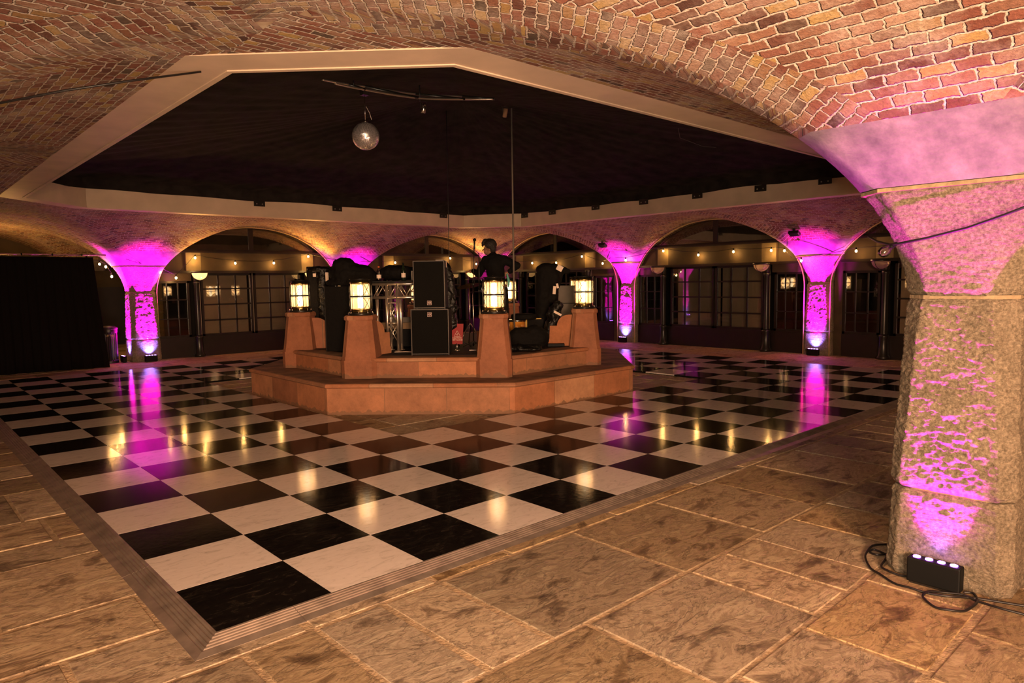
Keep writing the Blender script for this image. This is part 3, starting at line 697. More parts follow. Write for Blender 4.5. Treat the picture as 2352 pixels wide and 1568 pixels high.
# ------------------------------------------------------------ glazed arcade walls
WN = [0]; DN = [0]; TN = [2]
def facade(O, Tv, Nv, wallname, lit, hw, where):
    """O arch centre on the wall plane, Tv along, Nv to the court"""
    O, Tv, Nv = V(O), V(Tv), V(Nv)
    Mx = Matrix(((Tv.x, Nv.x, 0, O.x), (Tv.y, Nv.y, 0, O.y), (0, 0, 1, 0), (0, 0, 0, 1)))
    flip = Tv.cross(Nv).z < 0
    def bx(mb, t0, t1, d0, d1, z0, z1): 
        p = [(t0, d0), (t1, d0), (t1, d1), (t0, d1)]
        if flip: p.reverse()
        mb.prism(p, z0, z1, M_=Mx)
    # solid parts of the wall round the glazing
    mb = MB(); mb.use('plaster')
    if hw > 2.35: bx(mb, -hw + .01, -2.30, -.2, -.05, 0, 3.1); bx(mb, 2.30, hw - .01, -.2, -.05, 0, 3.1)
    bx(mb, -2.30, -1.5, -.2, -.05, 1.82, 2.5); bx(mb, 1.5, 2.30, -.2, -.05, 1.82, 2.5)
    mb.use('joinery'); bx(mb, -2.30, 2.30, -.2, -.04, 0, .48)
    mb.use('pilaster'); bx(mb, -1.62, -1.28, -.06, .02, 2.06, 2.5); bx(mb, 1.28, 1.62, -.06, .02, 2.06, 2.5)
    tag(mb.build(wallname), kind='structure')
    # lintel
    TN[0] += 1; mb = MB(); mb.use('plaster'); bx(mb, -1.28, 1.28, -.15, .04, 2.06, 2.49); mb.use('joinery'); bx(mb, -2.33, 2.3, -.1, .07, 2.0, 2.06); bx(mb, -2.2, 2.2, -.1, .06, 2.49, 2.53)
    tag(mb.build('trim_%d' % TN[0]), kind='structure')
    def glazing(name, t0, t1, z0, z1, nt_, nz_, back, num, bar=.022, arch=False):
        fr = MB(); fr.use('joinery'); bx(fr, t0, t0 + .05, -.13, -.07, z0, z1); bx(fr, t1 - .05, t1, -.13, -.07, z0, z1); bx(fr, t0, t1, -.13, -.07, z0, z0 + .05); bx(fr, t0, t1, -.13, -.07, z1 - .05, z1)
        for k in range(1, nt_): t = t0 + (t1 - t0) * k / nt_; bx(fr, t - bar / 2, t + bar / 2, -.115, -.08, z0, z1)
        for k in range(1, nz_): z = z0 + (z1 - z0) * k / nz_; bx(fr, t0, t1, -.115, -.08, z - bar / 2, z + bar / 2)
        fo = tag(fr.build(name + '_%d' % num), kind='structure')
        p = MB(); p.use('pane'); bx(p, t0 + .03, t1 - .03, -.102, -.098, z0 + .03, z1 - .03); p.build('glass_pane', parent=fo)
        if back: q = MB(); q.use(back); bx(q, t0 + .01, t1 - .01, -.42, -.40, z0, z1); q.build('roller_blind', parent=fo)
        return fo
    a_ = 2.61 - .28 if hw < 2.4 else 2.825 - .28
    if 2.4 < hw < 2.5: a_ = 2.79 - .28
    pr_ = [(a_, 0)] + [(a_ * math.cos(t), ZS + (B_ - .03) * math.sin(t)) for t in [PI / 2 * q / 24 for q in range(25)]]
    pr_ = pr_ + [(-x, z) for x, z in reversed(pr_[:-1])]
    TN[0] += 1; mb = MB(); mb.tube([Mx @ V((t * .995, .085, z)) for t, z in pr_], .014, 6); tag(mb.build('trim_%d' % TN[0], 'archrim'), kind='structure')
    DN[0] += 1; glazing('door', -1.28, -.02, .48, 2.0, 3, 4, 'blind', DN[0], .035)
    DN[0] += 1; glazing('door', .02, 1.28, .48, 2.0, 3, 4, 'blind', DN[0], .035)
    for s in (-1, 1):
        WN[0] += 1; a, b = sorted((s * 1.55, s * 2.30)); glazing('window', a, b, .48, 1.82, 3, 3, None, WN[0])
    WN[0] += 1
    fo = glazing('window', -2.30, 2.30, 2.53, 3.25, 2, 1, None, WN[0], .12)
    q = MB(); q.use('plaster'); bx(q, -2.30, 2.30, -.30, -.28, 2.5, 3.3); q.build('back_board', parent=fo)
    for k, s in enumerate((-1, 1)):
        P = O + Tv * (s * 1.42) + Nv * .04
        c = empty('iron_column', (P.x, P.y, 0), 0, 'black cast iron column, ' + where[k], 'column', 'iron columns of the glazed arcade')
        mb = MB(); mb.lathe([(.13, 0), (.13, .05), (.10, .09), (.085, .42), (.10, .46), (.10, .5)], 16); mb.build('base', 'blackmetal', c)
        mb = MB()
        for f in range(1):
            prof = [(.072, .5), (.068, 1.75)]
            mb.lathe([(.08, .5), (.065, .54), (.060, 1.72), (.075, 1.76), (.075, 1.80)], 16)
        mb.build('shaft', 'blackmetal', c)
        mb = MB(); mb.lathe([(.06, 1.80), (.070, 1.84), (.078, 1.92), (.085, 1.95), (.085, 1.99), (.07, 2.0)], 16); 
        if not lit[k] is None: pass
        mb.build('capital', 'blackmetal', c)
        if lit[k] is not None:
            Q = P + Nv * .27
            l = empty('bowl_lamp', (Q.x, Q.y, 1.84), 0, ('lit' if lit[k] else 'unlit') + ' opal bowl lamp, ' + where[k], 'lamp', 'bowl lamps on the arcade columns')
            prof = [(.02, 0)] + [(.17 * math.sin(t), .16 * (1 - math.cos(t))) for t in [PI / 2 * q / 6 for q in range(1, 7)]]
            mb = MB(); mb.lathe(prof, 20, caps=False); mb.build('glass_bowl', 'bowl' if lit[k] else 'bowloff', l)
            mb = MB(); mb.lathe([(.175, .155), (.185, .155), (.185, .185), (.172, .185), (.172, .155)], 20, caps=False)
            mb.tube([(0, 0, -.01), (.0, .0, -.03)], .02)
            for aa in (.5, .75):
                mb.tube([(.172 * math.sin(t) * math.cos(aa * PI * 2 - 1.9), .172 * math.sin(t) * math.sin(aa * PI * 2 - 1.9), .162 * (1 - math.cos(t)) - .002) for t in [PI / 2 * q / 6 for q in range(7)]], .006, 6)
            mb.box((0, 0, .17), (.36, .02, .02)); mb.box((0, 0, .17), (.02, .36, .02)); mb.build('metal_rim', 'blackmetal', l)
            if lit[k]: 
                lamp('bowl_light', 'POINT', (Q.x, Q.y, 2.06), 5, (1, .55, .16), .06)
                lamp('bowl_uplighter', 'SPOT', (Q.x, Q.y, 2.10), 130, (1, .48, .10), .08, size=2.4, target=(Q.x + Nv.x * .6, Q.y + Nv.y * .6, 3), blend=1)
facade(((X[1] + X[2]) / 2, 14.1, 0), (1, 0, 0), (0, -1, 0), 'wall_back', (True, True), 2.31, ('left of the middle far pier and right of the left pier', 'just left of the middle far pier'))
facade(((X[2] + X[3]) / 2, 14.1, 0), (1, 0, 0), (0, -1, 0), 'wall_back', (None, True), 2.51, ('directly behind the loudspeakers', 'seen left of the standing man'))
facade((14.1, (Y[2] + Y[3]) / 2, 0), (0, 1, 0), (-1, 0, 0), 'wall_right', (None, None), 2.51, ('behind the covered gear near the right plinth lantern', 'right of the standing man'))
facade((14.1, (Y[1] + Y[2]) / 2, 0), (0, 1, 0), (-1, 0, 0), 'wall_right', (False, False), 2.31, ('right side of the widest right hand arch', 'left side of the widest right hand arch'))
facade((14.1, (Y[0] + Y[1]) / 2, 0), (0, 1, 0), (-1, 0, 0), 'wall_right', (False, False), 2.48, ('hidden behind the near granite pier', 'just left of the near granite pier'))
mb = MB(); mb.use('plaster'); mb.box((.5, 20.0, 1.7), (14, .2, 3.4)); tag(mb.build('wall_far_left'), kind='structure')
mb = MB(); mb.use('joinery'); mb.box((.5, 19.85, .85), (14, .1, 1.7)); tag(mb.build('trim_30'), kind='structure')
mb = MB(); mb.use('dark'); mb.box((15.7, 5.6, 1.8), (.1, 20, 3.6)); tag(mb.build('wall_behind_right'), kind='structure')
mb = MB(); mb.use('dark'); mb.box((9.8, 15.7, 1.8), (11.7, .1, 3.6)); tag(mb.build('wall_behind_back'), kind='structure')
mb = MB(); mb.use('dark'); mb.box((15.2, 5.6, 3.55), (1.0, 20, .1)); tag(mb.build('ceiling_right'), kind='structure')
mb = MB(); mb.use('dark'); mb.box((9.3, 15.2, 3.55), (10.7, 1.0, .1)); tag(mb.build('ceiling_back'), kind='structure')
mb = MB(); mb.use('plaster'); mb.box((4.05, 15.1, 1.6), (.1, 1.0, 3.2)); tag(mb.build('wall_return'), kind='structure')
lamp('backroom_lamp', 'POINT', (1.2, 16.6, 1.9), 110, (1, .50, .12), .25)

# ------------------------------------------------------------ stone plinth (bandstand)
PC = (6.1, 6.1)
def plinth():
    root = empty('stone_plinth', (*PC, 0), 0, 'eight-sided two-tier sandstone plinth with tapered corner pillars in the middle of the court', 'plinth')
    def tier(name, pts, z0, z1, m='sand'):
        mb = MB(); mb.use(m); mb.prism(pts, z0, z1); return mb.build(name, parent=root)
    def coping(name, a0, z0, z1, topm):
        mb = MB(True); mb.use('sand'); h = z1 - z0; prof = [(a0 - .02, z0), (a0 + .01, z0), (a0 + .028, z0 + h * .25), (a0 + .03, z0 + h * .55), (a0 + .018, z1 - .008), (a0, z1)]
        rows = [[mb.v((x, y, z)) for x, y in ngon(a)] for a, z in prof]
        for A, B in zip(rows, rows[1:]):
            for k in range(8): mb.f([A[k], A[(k + 1) % 8], B[(k + 1) % 8], B[k]], [(k * 3.1, 0), (k * 3.1 + 2.4, 0), (k * 3.1 + 2.4, .02), (k * 3.1, .02)], False)
        mb.f(rows[0][::-1], smooth=False); mb.use(topm); mb.f(rows[-1], smooth=False); return mb.build(name, parent=root)
    tier('lower_tier', ngon(2.95), -.01, .345); coping('lower_coping', 2.95, .345, .405, 'coping')
    tier('upper_tier', ngon(2.42), .405, .622); coping('upper_coping', 2.42, .622, .68, 'coping')
    mb = MB(); mb.use('rubber'); mb.prism(ngon(2.12), .68, .684); mb.build('stage_mat', parent=root)
    def sq(h, c): return [(h, -h + c), (h, h - c), (h - c, h), (-h + c, h), (-h, h - c), (-h, -h + c), (-h + c, -h), (h - c, -h)]
    for k in range(8):
        a = PI / 8 + k * PI / 4; px, py = 2.42 * math.cos(a), 2.42 * math.sin(a)
        Mx = Matrix.Translation((px, py, 0)) @ Matrix.Rotation(PI / 4, 4, 'Z')
        mb = MB(); mb.use('sand')
        for (z0, h0, z1, h1) in ((.402, .245, .655, .245), (.655, .238, .70, .232), (.70, .232, 1.195, .182), (1.195, .192, 1.21, .200), (1.21, .200, 1.245, .200), (1.245, .200, 1.262, .185)):
            mb.prism(sq(h0, .06), z0, z1, sq(h1, .055), Mx)
        p = mb.build('pillar', parent=root)
        # stepped quarter-round buttress running inwards from the pillar
        Wx = Matrix.Rotation(a, 4, 'Z'); mb = MB(); mb.use('sand')
        prof = [(2.32, .684), (2.32, 1.17)]
        prof += [(2.20 - .20 * math.sin(t), .99 + .18 * math.cos(t)) for t in [PI / 2 * q / 8 for q in range(9)]]
        prof += [(1.88, .99), (1.87, .78), (1.85, .77), (1.85, .684)]
        A = [mb.v(Wx @ V((r, -.09, z))) for r, z in prof]; B = [mb.v(Wx @ V((r, .09, z))) for r, z in prof]
        n = len(prof)
        for q in range(n): mb.f([A[q], A[(q + 1) % n], B[(q + 1) % n], B[q]], [(.1, 0), (.2, 0), (.2, .1), (.1, .1)])
        uvs = [(r * .5 + k, z) for r, z in prof]
        mb.f(A[::-1], uvs[::-1]); mb.f(B, uvs); bmesh.ops.recalc_face_normals(mb.bm, faces=mb.bm.faces)
        wg = mb.build('buttress'); wg.parent = p
    return root
plinth()

def lantern(k, rot, label, lit=True):
    a = PI / 8 + k * PI / 4; x, y = PC[0] + 2.42 * math.cos(a), PC[1] + 2.42 * math.sin(a)
    o = empty('deck_lantern', (x, y, 1.262), math.radians(rot), label, 'lantern', 'caged lanterns on the plinth pillars')
    mb = MB(); mb.lathe([(.185, 0), (.195, .006), (.195, .03), (.165, .04), (.160, .045)], 28)
    mb.build('base', 'blackmetal', o)
    for q in range(8):
        t = 2 * PI * q / 8; mb = MB(); mb.lathe([(.012, .03), (.014, .045), (.007, .056)], 8, c=(.18 * math.cos(t), .18 * math.sin(t), 0)); mb.build('dome_nut', 'chrome', o)
    mb = MB(); mb.lathe([(.150, .045), (.156, .05), (.156, .092), (.148, .098)], 28); mb.build('lower_brass_band', 'brass', o)
    mb = MB(); mb.lathe([(.148, .492), (.154, .496), (.154, .522), (.146, .526)], 28); mb.build('upper_brass_band', 'brass', o)
    mb = MB(); mb.lathe([(.130, .526), (.135, .55), (.150, .556), (.165, .560), (.165, .568), (.05, .575), (.03, .585), (.02, .59)], 28); mb.build('cap', 'blackmetal', o)
    mb = MB(); mb.lathe([(.146, .098), (.146, .492)], 32, caps=False); mb.build('glass', 'lglass', o)
    mb = MB(); mb.lathe([(.012, .11), (.042, .12), (.042, .275), (.012, .285)], 14); mb.lathe([(.012, .305), (.042, .315), (.042, .465), (.012, .475)], 14); mb.build('lamp_tube', 'hot', o)
    def bar(pts, r, nm='cage_bar'): mb = MB(); mb.tube(pts, r, 6); return mb.build(nm, 'blackmetal', o)
    C_ = lambda t, z, r=.166: (r * math.cos(t), r * math.sin(t), z)
    mb = MB(); mb.lathe([(.150, .282), (.172, .282), (.172, .308), (.150, .308), (.150, .282)], 28, caps=False); mb.build('cage_ring', 'blackmetal', o)
    for z in (.102, .268, .322, .488):
        mb = MB(); mb.tube([C_(2 * PI * q / 28, z) for q in range(29)], .0028, 5, caps=False); mb.build('cage_ring', 'blackmetal', o)
    for c in range(3):
        t0 = 2 * PI * c / 3; hw = .36
        for z0, z1 in ((.105, .268), (.322, .485)):
            for s in (-1, 1):
                pts = [C_(t0 + s * hw * (1 - 2 * q / 6) * .8, z0 + (z1 - z0) * q / 6, .168) for q in range(7)]
                bar(pts, .0042, 'cage_brace')
        for s in (-1.9, -1, 1, 1.9):
            t = t0 + s * hw; bar([C_(t, .04, .172), C_(t, .55, .172)], .0036 if abs(s) > 1 else .005)
    bar([C_(PI / 3, .04, .178), C_(PI / 3, .55, .178)], .009); 
    o.scale = (.9, .9, .88)
    lamp('lantern_light', 'POINT', (x, y, 1.262 + .27), 7.5, (1, .52, .20), .13)
    return o
lantern(4, 275, 'glowing caged lantern on the front left plinth pillar beside the truss table')
lantern(5, 288, 'glowing caged lantern on the front right plinth pillar, with straight bars facing the camera')
lantern(3, 240, 'glowing caged lantern on the leftmost plinth pillar, beside the draped black cabinet')
lantern(6, 208, 'glowing caged lantern on the rightmost plinth pillar')
lantern(0, 150, 'small distant lantern half hidden behind the man and the front right lantern')
lantern(7, 205, 'lantern on the far right plinth pillar hidden behind the rightmost lantern')
lantern(1, 240, 'lantern on the plinth pillar hidden behind the stacked loudspeakers')
lantern(2, 240, 'lantern on the plinth pillar hidden behind the draped black cabinet')

# ------------------------------------------------------------ gear on the stage.  frame: x = screen-right diagonal, y = away
ZF = .684
QF = -PI / 4
def stand_at(x, y): return V((x, y, ZF))
def speaker(name, c, z, w0, h, d, label, badge_top):
    o = empty(name, (c[0], c[1], z), QF, label, 'loudspeaker', 'stacked loudspeakers at the plinth edge')
    mb = MB(); mb.use('tolex')
    mb.prism([(-w0 / 2, 0), (w0 / 2, 0), (w0 / 2 - .01, d), (-w0 / 2 + .02, d)], .012, h); soft(mb.build('cabinet', parent=o), .006)
    mb = MB(); mb.box((0, -.006, h / 2 + .005), (w0 - .035, .012, h - .05)); soft(mb.build('grille', 'grille', o), .003)
    for (cx, cz, sx, sz) in ((0, h - .005, w0, .010), (0, .016, w0, .010), (-w0 / 2 + .004, h / 2, .010, h), (w0 / 2 - .004, h / 2, .010, h)):
        mb = MB(); mb.box((cx, -.002, cz), (sx, .012, sz)); mb.build('worn_edge', 'edge', o)
    for sx in (-1, 1):
        for sy in (.06, d - .08): mb = MB(); mb.lathe([(.02, 0), (.02, .013)], 10, c=(sx * (w0 / 2 - .08), sy, 0)); mb.build('foot', 'rubber', o)
    bz = h - .075 if badge_top else .085
    mb = MB(); mb.box((0, -.014, bz), (.060, .005, .062)); b = mb.build('badge', 'badgedark', o)
    for (ax, az, wx, wz) in ((0, .029, .060, .004), (0, -.029, .060, .004), (.028, 0, .004, .062), (-.028, 0, .004, .062)):
        mb = MB(); mb.box((ax, -.0168, bz + az), (wx, .002, wz)); q = mb.build('badge_frame', 'hk'); q.parent = b
    t = text('badge_lettering', 'HK', .050, 'hk', None, (0, -.0172, bz), (PI / 2, 0, 0), .0006); t.parent = b
    return o
speaker('bass_loudspeaker', (4.605, 4.585), ZF, .53, .645, .42, 'lower and wider black loudspeaker standing on the plinth edge, badge near its top', True)
speaker('top_loudspeaker', (4.615, 4.595), ZF + .647, .44, .67, .38, 'upper narrower black loudspeaker stacked on the bass cabinet, badge near its bottom', False)

def local(o): return o
def truss():
    o = empty('truss_table', (4.63, 5.43, ZF), QF, 'aluminium truss table frame standing between the front left pillar and loudspeakers', 'truss')
    def tb(name, a, b, r, m='trussm', par=o): mb = MB(); mb.tube([a, b], r, 10 if r > .015 else 6); return mb.build(name, m, par)
    H = 1.0
    for x in (-.155, .0):
        for y in (0, .24):
            tb('upright_tube', (x, y, 0), (x, y, H), .024)
            mb = MB(); mb.lathe([(.05, 0), (.05, .006), (.027, .008)], 12, c=(x, y, 0)); mb.build('foot_plate', 'trussm', o)
    for z0, z1 in ((.12, .42), (.42, .12), (.42, .72), (.72, .42)): tb('brace', (-.155, 0, z0), (0, .0, z1), .007); tb('brace', (-.155, .24, z0), (0, .24, z1), .007)
    for z in (.42, .72): tb('cross_tube', (-.155, 0, z), (0, 0, z), .008)
    for y in (0, .24):
        for z in (.80, 1.0): tb('beam_tube', (-.36, y, z), (.50, y, z), .022)
        x = -.36; up = True
        while x < .45: tb('brace', (x, y, .80 if up else 1.0), (x + .12, y, 1.0 if up else .80), .008); up = not up; x += .12
    for x in (-.36, .50): tb('upright_tube', (x, .24, 0), (x, .24, 1.0), .022)
    for x in (-.36, -.12, .12, .36, .5): tb('cross_tube', (x, 0, 1.0), (x, .24, 1.0), .008)
truss()
mb = MB(); mb.box((.08, .30, .012), (.92, .72, .024)); tb_ = tag(soft(mb.build('desk_board', 'rubber', None, (4.63, 5.43, ZF + 1.024), QF), .004), 'black desk board lying on the truss frame', 'table top')
# things on the desk
def bottle(c, label, mat_, capm, h, r):
    o = empty('drink_bottle', c, 0, label, 'bottle')
    mb = MB(); mb.lathe([(r * .9, 0), (r, .01), (r, h * .52), (r * .85, h * .66), (r * .36, h * .84), (r * .36, h * .9)], 16); mb.build('body', mat_, o)
    mb = MB(); mb.lathe([(r * .42, h * .9), (r * .42, h)], 12); mb.build('cap', capm, o)
    mb = MB(); mb.lathe([(r * 1.02, h * .18), (r * 1.02, h * .42)], 16, caps=False); mb.build('paper_label', 'label', o)
DZ = ZF + 1.048
bottle((4.475, 5.665, DZ), 'clear plastic drinks bottle with an orange cap on the desk by the black cover', 'clear', 'orangecap', .22, .035)
bottle((4.80, 5.50, DZ), 'dark green wine bottle with a pale label on the desk left of the loudspeakers', 'green', 'rubber', .27, .034)
mb = MB(); mb.box((0, 0, .07), (.012, .09, .15)); tag(mb.build('menu_card', 'label', None, (4.93, 5.45, DZ), -.9), 'upright slip of white card on the desk beside the wine bottle', 'card')
o = blob('cover', [('ell', (-.1, 0, .09), (.32, .14, .12)), ('ell', (-.20, .0, .11), (.14, .12, .11)), ('ell', (.14, .0, .08), (.2, .13, .10))], 'bagm', None, .018, 5, .03)
o.name = 'black_cover'; o.location = (4.96, 5.72, DZ + .03); o.rotation_euler = (0, 0, QF); tag(o, 'low black cloth-covered equipment on the desk behind the upper loudspeaker', 'covered equipment')
# tall black cabinet and cover between the two left pillars
def case():
    o = empty('flight_case', (4.03, 6.13, ZF), QF, 'tall plain black cabinet standing between the two left plinth pillars', 'cabinet')
    mb = MB(); mb.box((0, .18, .49), (.40, .36, .98)); soft(mb.build('body', 'bagm', o), .01)
    for x in (-.19, .19): mb = MB(); mb.box((x, -.004, .49), (.014, .012, .98)); mb.build('corner_strip', 'blackmetal', o)
case()
o = blob('cover', [('ell', (0, .05, .12), (.30, .2, .17)), ('ell', (-.05, 0, .24), (.18, .15, .12)), ('ell', (.22, .05, .10), (.2, .18, .15)), ('ell', (.34, .1, .03), (.14, .15, .10)), ('cap', (-.28, -.04, -.02), .05, (.05, -.10, -.02), .06)], 'bagm', None, .02, 5, .04)
o.name = 'black_cloth_cover'; o.location = (4.22, 6.14, ZF + 1.05); o.rotation_euler = (0, 0, QF); tag(o, 'humped black cloth cover over equipment on top of the tall cabinet', 'covered equipment')
def leftgear():
    o = empty('covered_rack', (4.255, 7.145, ZF), QF, 'black equipment rack partly wrapped in plastic right behind the leftmost lantern', 'covered equipment')
    mb = MB(); mb.box((0, .12, .65), (.38, .3, 1.30)); soft(mb.build('rack_body', 'bagm', o), .01)
    b = blob('plastic_wrap', [('cap', (.08, -.06, 1.2), .09, (.14, -.08, .3), .12), ('ell', (.10, -.06, .9), (.11, .07, .3)), ('ell', (.02, -.04, 1.25), (.2, .12, .05)), ('cap', (.13, -.1, .5), .08, (.05, -.12, .15), .12)], 'bag', o, .018, 3, .05)
    for (x, z, r) in ((-.05, 1.16, .05), (.19, 1.13, .1)): mb = MB(); mb.box((x, -.16 if x > 0 else -.05, z), (.05, .004, .055 if x < 0 else .14)); mb.build('paper_tag', 'label', o)
leftgear()
# crumpled polythene beside the speakers
o = blob('polythene', [('cap', (.03, 0, .95), .07, (.06, .0, .5), .08), ('cap', (0, 0, .75), .10, (.02, 0, .1), .07), ('ell', (.02, 0, .55), (.09, .08, .35)), ('ell', (-.02, 0, .95), (.1, .09, .25)), ('cap', (.05, -.02, .4), .06, (.12, -.03, .02), .05)], 'bag', None, .016, 2, .07)
o.name = 'polythene_sheet'; o.location = (5.25, 5.0, ZF + .12); o.rotation_euler = (0, 0, QF); tag(o, 'crumpled shiny black polythene sheet hanging right of the loudspeakers', 'plastic sheet')
def sign():
    o = empty('warning_sign', (5.235, 4.775, ZF + .10), QF, 'red plastic caution sign with a white triangle, right of the loudspeakers', 'sign')
    mb = MB(); mb.use('red'); 
    pts = [(-.095, .0), (.075, .0), (.075, .30), (-.02, .30), (-.02, .255), (-.095, .20)]
    a = [mb.v((x + .02 * z / .3, -.008, z)) for x, z in pts]; b = [mb.v((x + .02 * z / .3, .008, z)) for x, z in pts]; n = len(pts)
    for k in range(n): mb.f([a[(k + 1) % n], a[k], b[k], b[(k + 1) % n]])
    mb.f(a); mb.f(b[::-1]); bmesh.ops.recalc_face_normals(mb.bm, faces=mb.bm.faces); p = mb.build('panel', parent=o)
    P = [(-.045, .115), (.045, .115), (0, .20)]
    mb = MB()
    for k in range(3): mb.tube([(P[k][0], -.011, P[k][1]), (P[(k + 1) % 3][0], -.011, P[(k + 1) % 3][1])], .003, 5)
    mb.tube([(-.012, -.011, .13), (.012, -.011, .155), (.0, -.011, .165)], .003, 5); mb.tube([(-.018, -.011, .148), (.008, -.011, .128)], .0025, 5)
    t = mb.build('triangle_symbol', 'label'); t.parent = p
    t = text('sign_lettering', 'CAUTION\nWET FLOOR', .030, 'label', None, (-.005, -.0095, .075), (PI / 2, 0, 0), .0008); t.parent = p
    mb = MB(); mb.tube([(-.01, .0, -.10), (-.01, .0, .01)], .012, 10); mb.lathe([(.05, 0), (.045, .012)], 14, c=(-.01, 0, -.10)); mb.build('chrome_foot', 'chrome', o)
sign()
def mic_stand(x, y, h, label, mic=True, lean=(0, 0)):
    o = empty('microphone_stand', (x, y, ZF), QF, label, 'stand', None)
    mb = MB(); mb.tube([(0, 0, .03), (lean[0] * .3, 0, h * .6)], .011, 8); mb.build('lower_pole', 'chrome', o)
    mb = MB(); mb.tube([(lean[0] * .3, 0, h * .58), (lean[0], lean[1], h)], .007, 8); mb.build('upper_pole', 'blackmetal', o)
    for k in range(3):
        t = k * 2.1 + .4; mb = MB(); mb.tube([(0, 0, .10), (.22 * math.cos(t), .22 * math.sin(t), .008)], .008, 6); mb.build('leg', 'blackmetal', o)
    mb = MB(); mb.lathe([(.018, -.02), (.02, 0), (.018, .02)], 10, c=(lean[0] * .3, 0, h * .6)); mb.build('clutch', 'blackmetal', o)
    if mic:
        mb = MB(); mb.tube([(lean[0], lean[1], h - .12), (lean[0] + .004, lean[1], h)], .014, 10); mm_ = mb.build('microphone', 'blackmetal', o)
        mb = MB(); mb.lathe([(.004, -.026), (.022, -.015), (.027, 0), (.022, .018), (.006, .028)], 14, c=(lean[0] + .006, lean[1], h + .02)); g = mb.build('microphone_head', 'grille'); g.parent = mm_
    return o
mic_stand(5.669, 4.931, 1.63, 'tall microphone stand with a black microphone pointing up, left of the man', True, (.04, 0))
mic_stand(5.80, 4.92, 1.46, 'thin black stand without a microphone just left of the man', False)
mic_stand(5.66, 5.32, .98, 'short chrome stand behind the red sign', False, (-.03, 0))
def drums():
    # floor tom and hardware behind the front right pillar
    o = empty('floor_tom', (6.46, 4.79, ZF), 0, 'amber drum standing just right of the front right pillar', 'drum')
    mb = MB(); mb.lathe([(.13, .14), (.13, .40)], 24); mb.build('shell', 'amber', o)
    for z in (.15, .39): mb = MB(); mb.lathe([(.133, z - .015), (.14, z - .015), (.14, z + .015), (.133, z + .015)], 24); mb.build('hoop', 'chrome', o)
    for k in range(3): t = k * 2.1 + .2; mb = MB(); mb.tube([(.145 * math.cos(t), .145 * math.sin(t), .3), (.145 * math.cos(t), .145 * math.sin(t), 0)], .007, 6); mb.build('leg', 'chrome', o)
    mb = MB(); mb.lathe([(.20, 0), (.21, .03), (.20, .075), (.14, .09)], 24); s = tag(soft(mb.build('cymbal_case', 'bagm', None, (6.56, 4.74, ZF + .41)), .006), 'flat black round cymbal case lying on the amber drum', 'case')
    o = empty('snare_stand', (5.44, 5.26, ZF), 0, 'chrome drum hardware with a snare drum seen between the loudspeakers and the man', 'drum')
    mb = MB(); mb.lathe([(.12, .62), (.12, .74)], 24); mb.build('shell', 'chrome', o)
    mb = MB(); mb.lathe([(.122, .74), (.122, .748)], 24); mb.build('drumhead', 'label', o)
    for k in range(8): t = k * PI / 4; mb = MB(); mb.tube([(.13 * math.cos(t), .13 * math.sin(t), .63), (.13 * math.cos(t), .13 * math.sin(t), .74)], .008, 6); mb.build('tension_lug', 'brass', o)
    mb = MB(); mb.tube([(0, 0, .15), (0, 0, .62)], .014, 8); mb.build('stand_post', 'chrome', o)
    for k in range(3): t = k * 2.1; mb = MB(); mb.tube([(0, 0, .3), (.22 * math.cos(t), .22 * math.sin(t), 0.008)], .009, 6); mb.build('leg', 'chrome', o)
    for (x, y, h, tl, lb) in ((5.46, 5.44, 1.02, .2, 'left cymbal stand behind the polythene sheet, carrying a brass cymbal'), (5.95, 5.35, .95, -.25, 'cymbal stand hidden beside the man, carrying a brass cymbal')):
        o = empty('cymbal_stand', (x, y, ZF), 0, lb, 'cymbal', None)
        mb = MB(); mb.tube([(0, 0, .2), (0, 0, h)], .01, 8); mb.build('post', 'chrome', o)
        mb = MB(); mb.lathe([(.20, 0), (.10, .018), (.04, .024), (.025, .045), (.004, .05)], 28, M_=Matrix.Translation((0, 0, h)) @ Matrix.Rotation(tl, 4, 'X')); mb.build('cymbal', 'brass', o)
        for k in range(3): t = k * 2.1 + 1; mb = MB(); mb.tube([(0, 0, .35), (.25 * math.cos(t), .25 * math.sin(t), 0.008)], .009, 6); mb.build('leg', 'chrome', o)
    o = empty('floor_monitor', (5.82, 3.80, ZF), QF, 'rounded black nylon equipment bag lying right of the front right pillar', 'bag')
drums()
bpy.data.objects.remove(bpy.data.objects['floor_monitor'])
o = blob('bag', [('cap', (-.13, .12, .17), .165, (.15, .12, .17), .165), ('ell', (0, .14, .10), (.30, .2, .10)), ('ell', (.1, .1, .26), (.14, .12, .11))], 'bagm', None, .016, 4, .03)
o.name = 'equipment_bag'; o.location = (5.90, 3.96, ZF + .005); o.rotation_euler = (0, 0, QF); tag(o, 'bulky rounded black nylon bag lying right of the front right pillar', 'bag')
o = blob('dark', [('cap', (-.22, 0, .05), .05, (.16, 0, .05), .05), ('ell', (.0, -.02, .035), (.22, .08, .035)), ('ell', (-.12, 0, .06), (.1, .08, .05))], 'bag', None, .012, 2, .03)
o.name = 'crumpled_bin_liner'; o.location = (5.78, 3.84, ZF + .005); o.rotation_euler = (0, 0, QF); tag(o, 'low crumpled black bin liner on the stage floor in front of the nylon bag', 'bin liner')
def ycase():
    o = empty('flight_case', (6.87, 4.92, ZF), QF, 'low black case edged with yellow tape behind the nylon bag', 'case')
    mb = MB(); mb.box((0, .15, .20), (.46, .3, .40)); soft(mb.build('body', 'tolex', o), .008)
    mb = MB(); mb.box((-.02, -.004, .395), (.42, .01, .012)); mb.build('tape_edge', 'yellow', o)
    mb = MB(); mb.box((-.06, -.004, .32), (.03, .01, .14)); mb.build('tape_strip', 'yellow', o)
ycase()
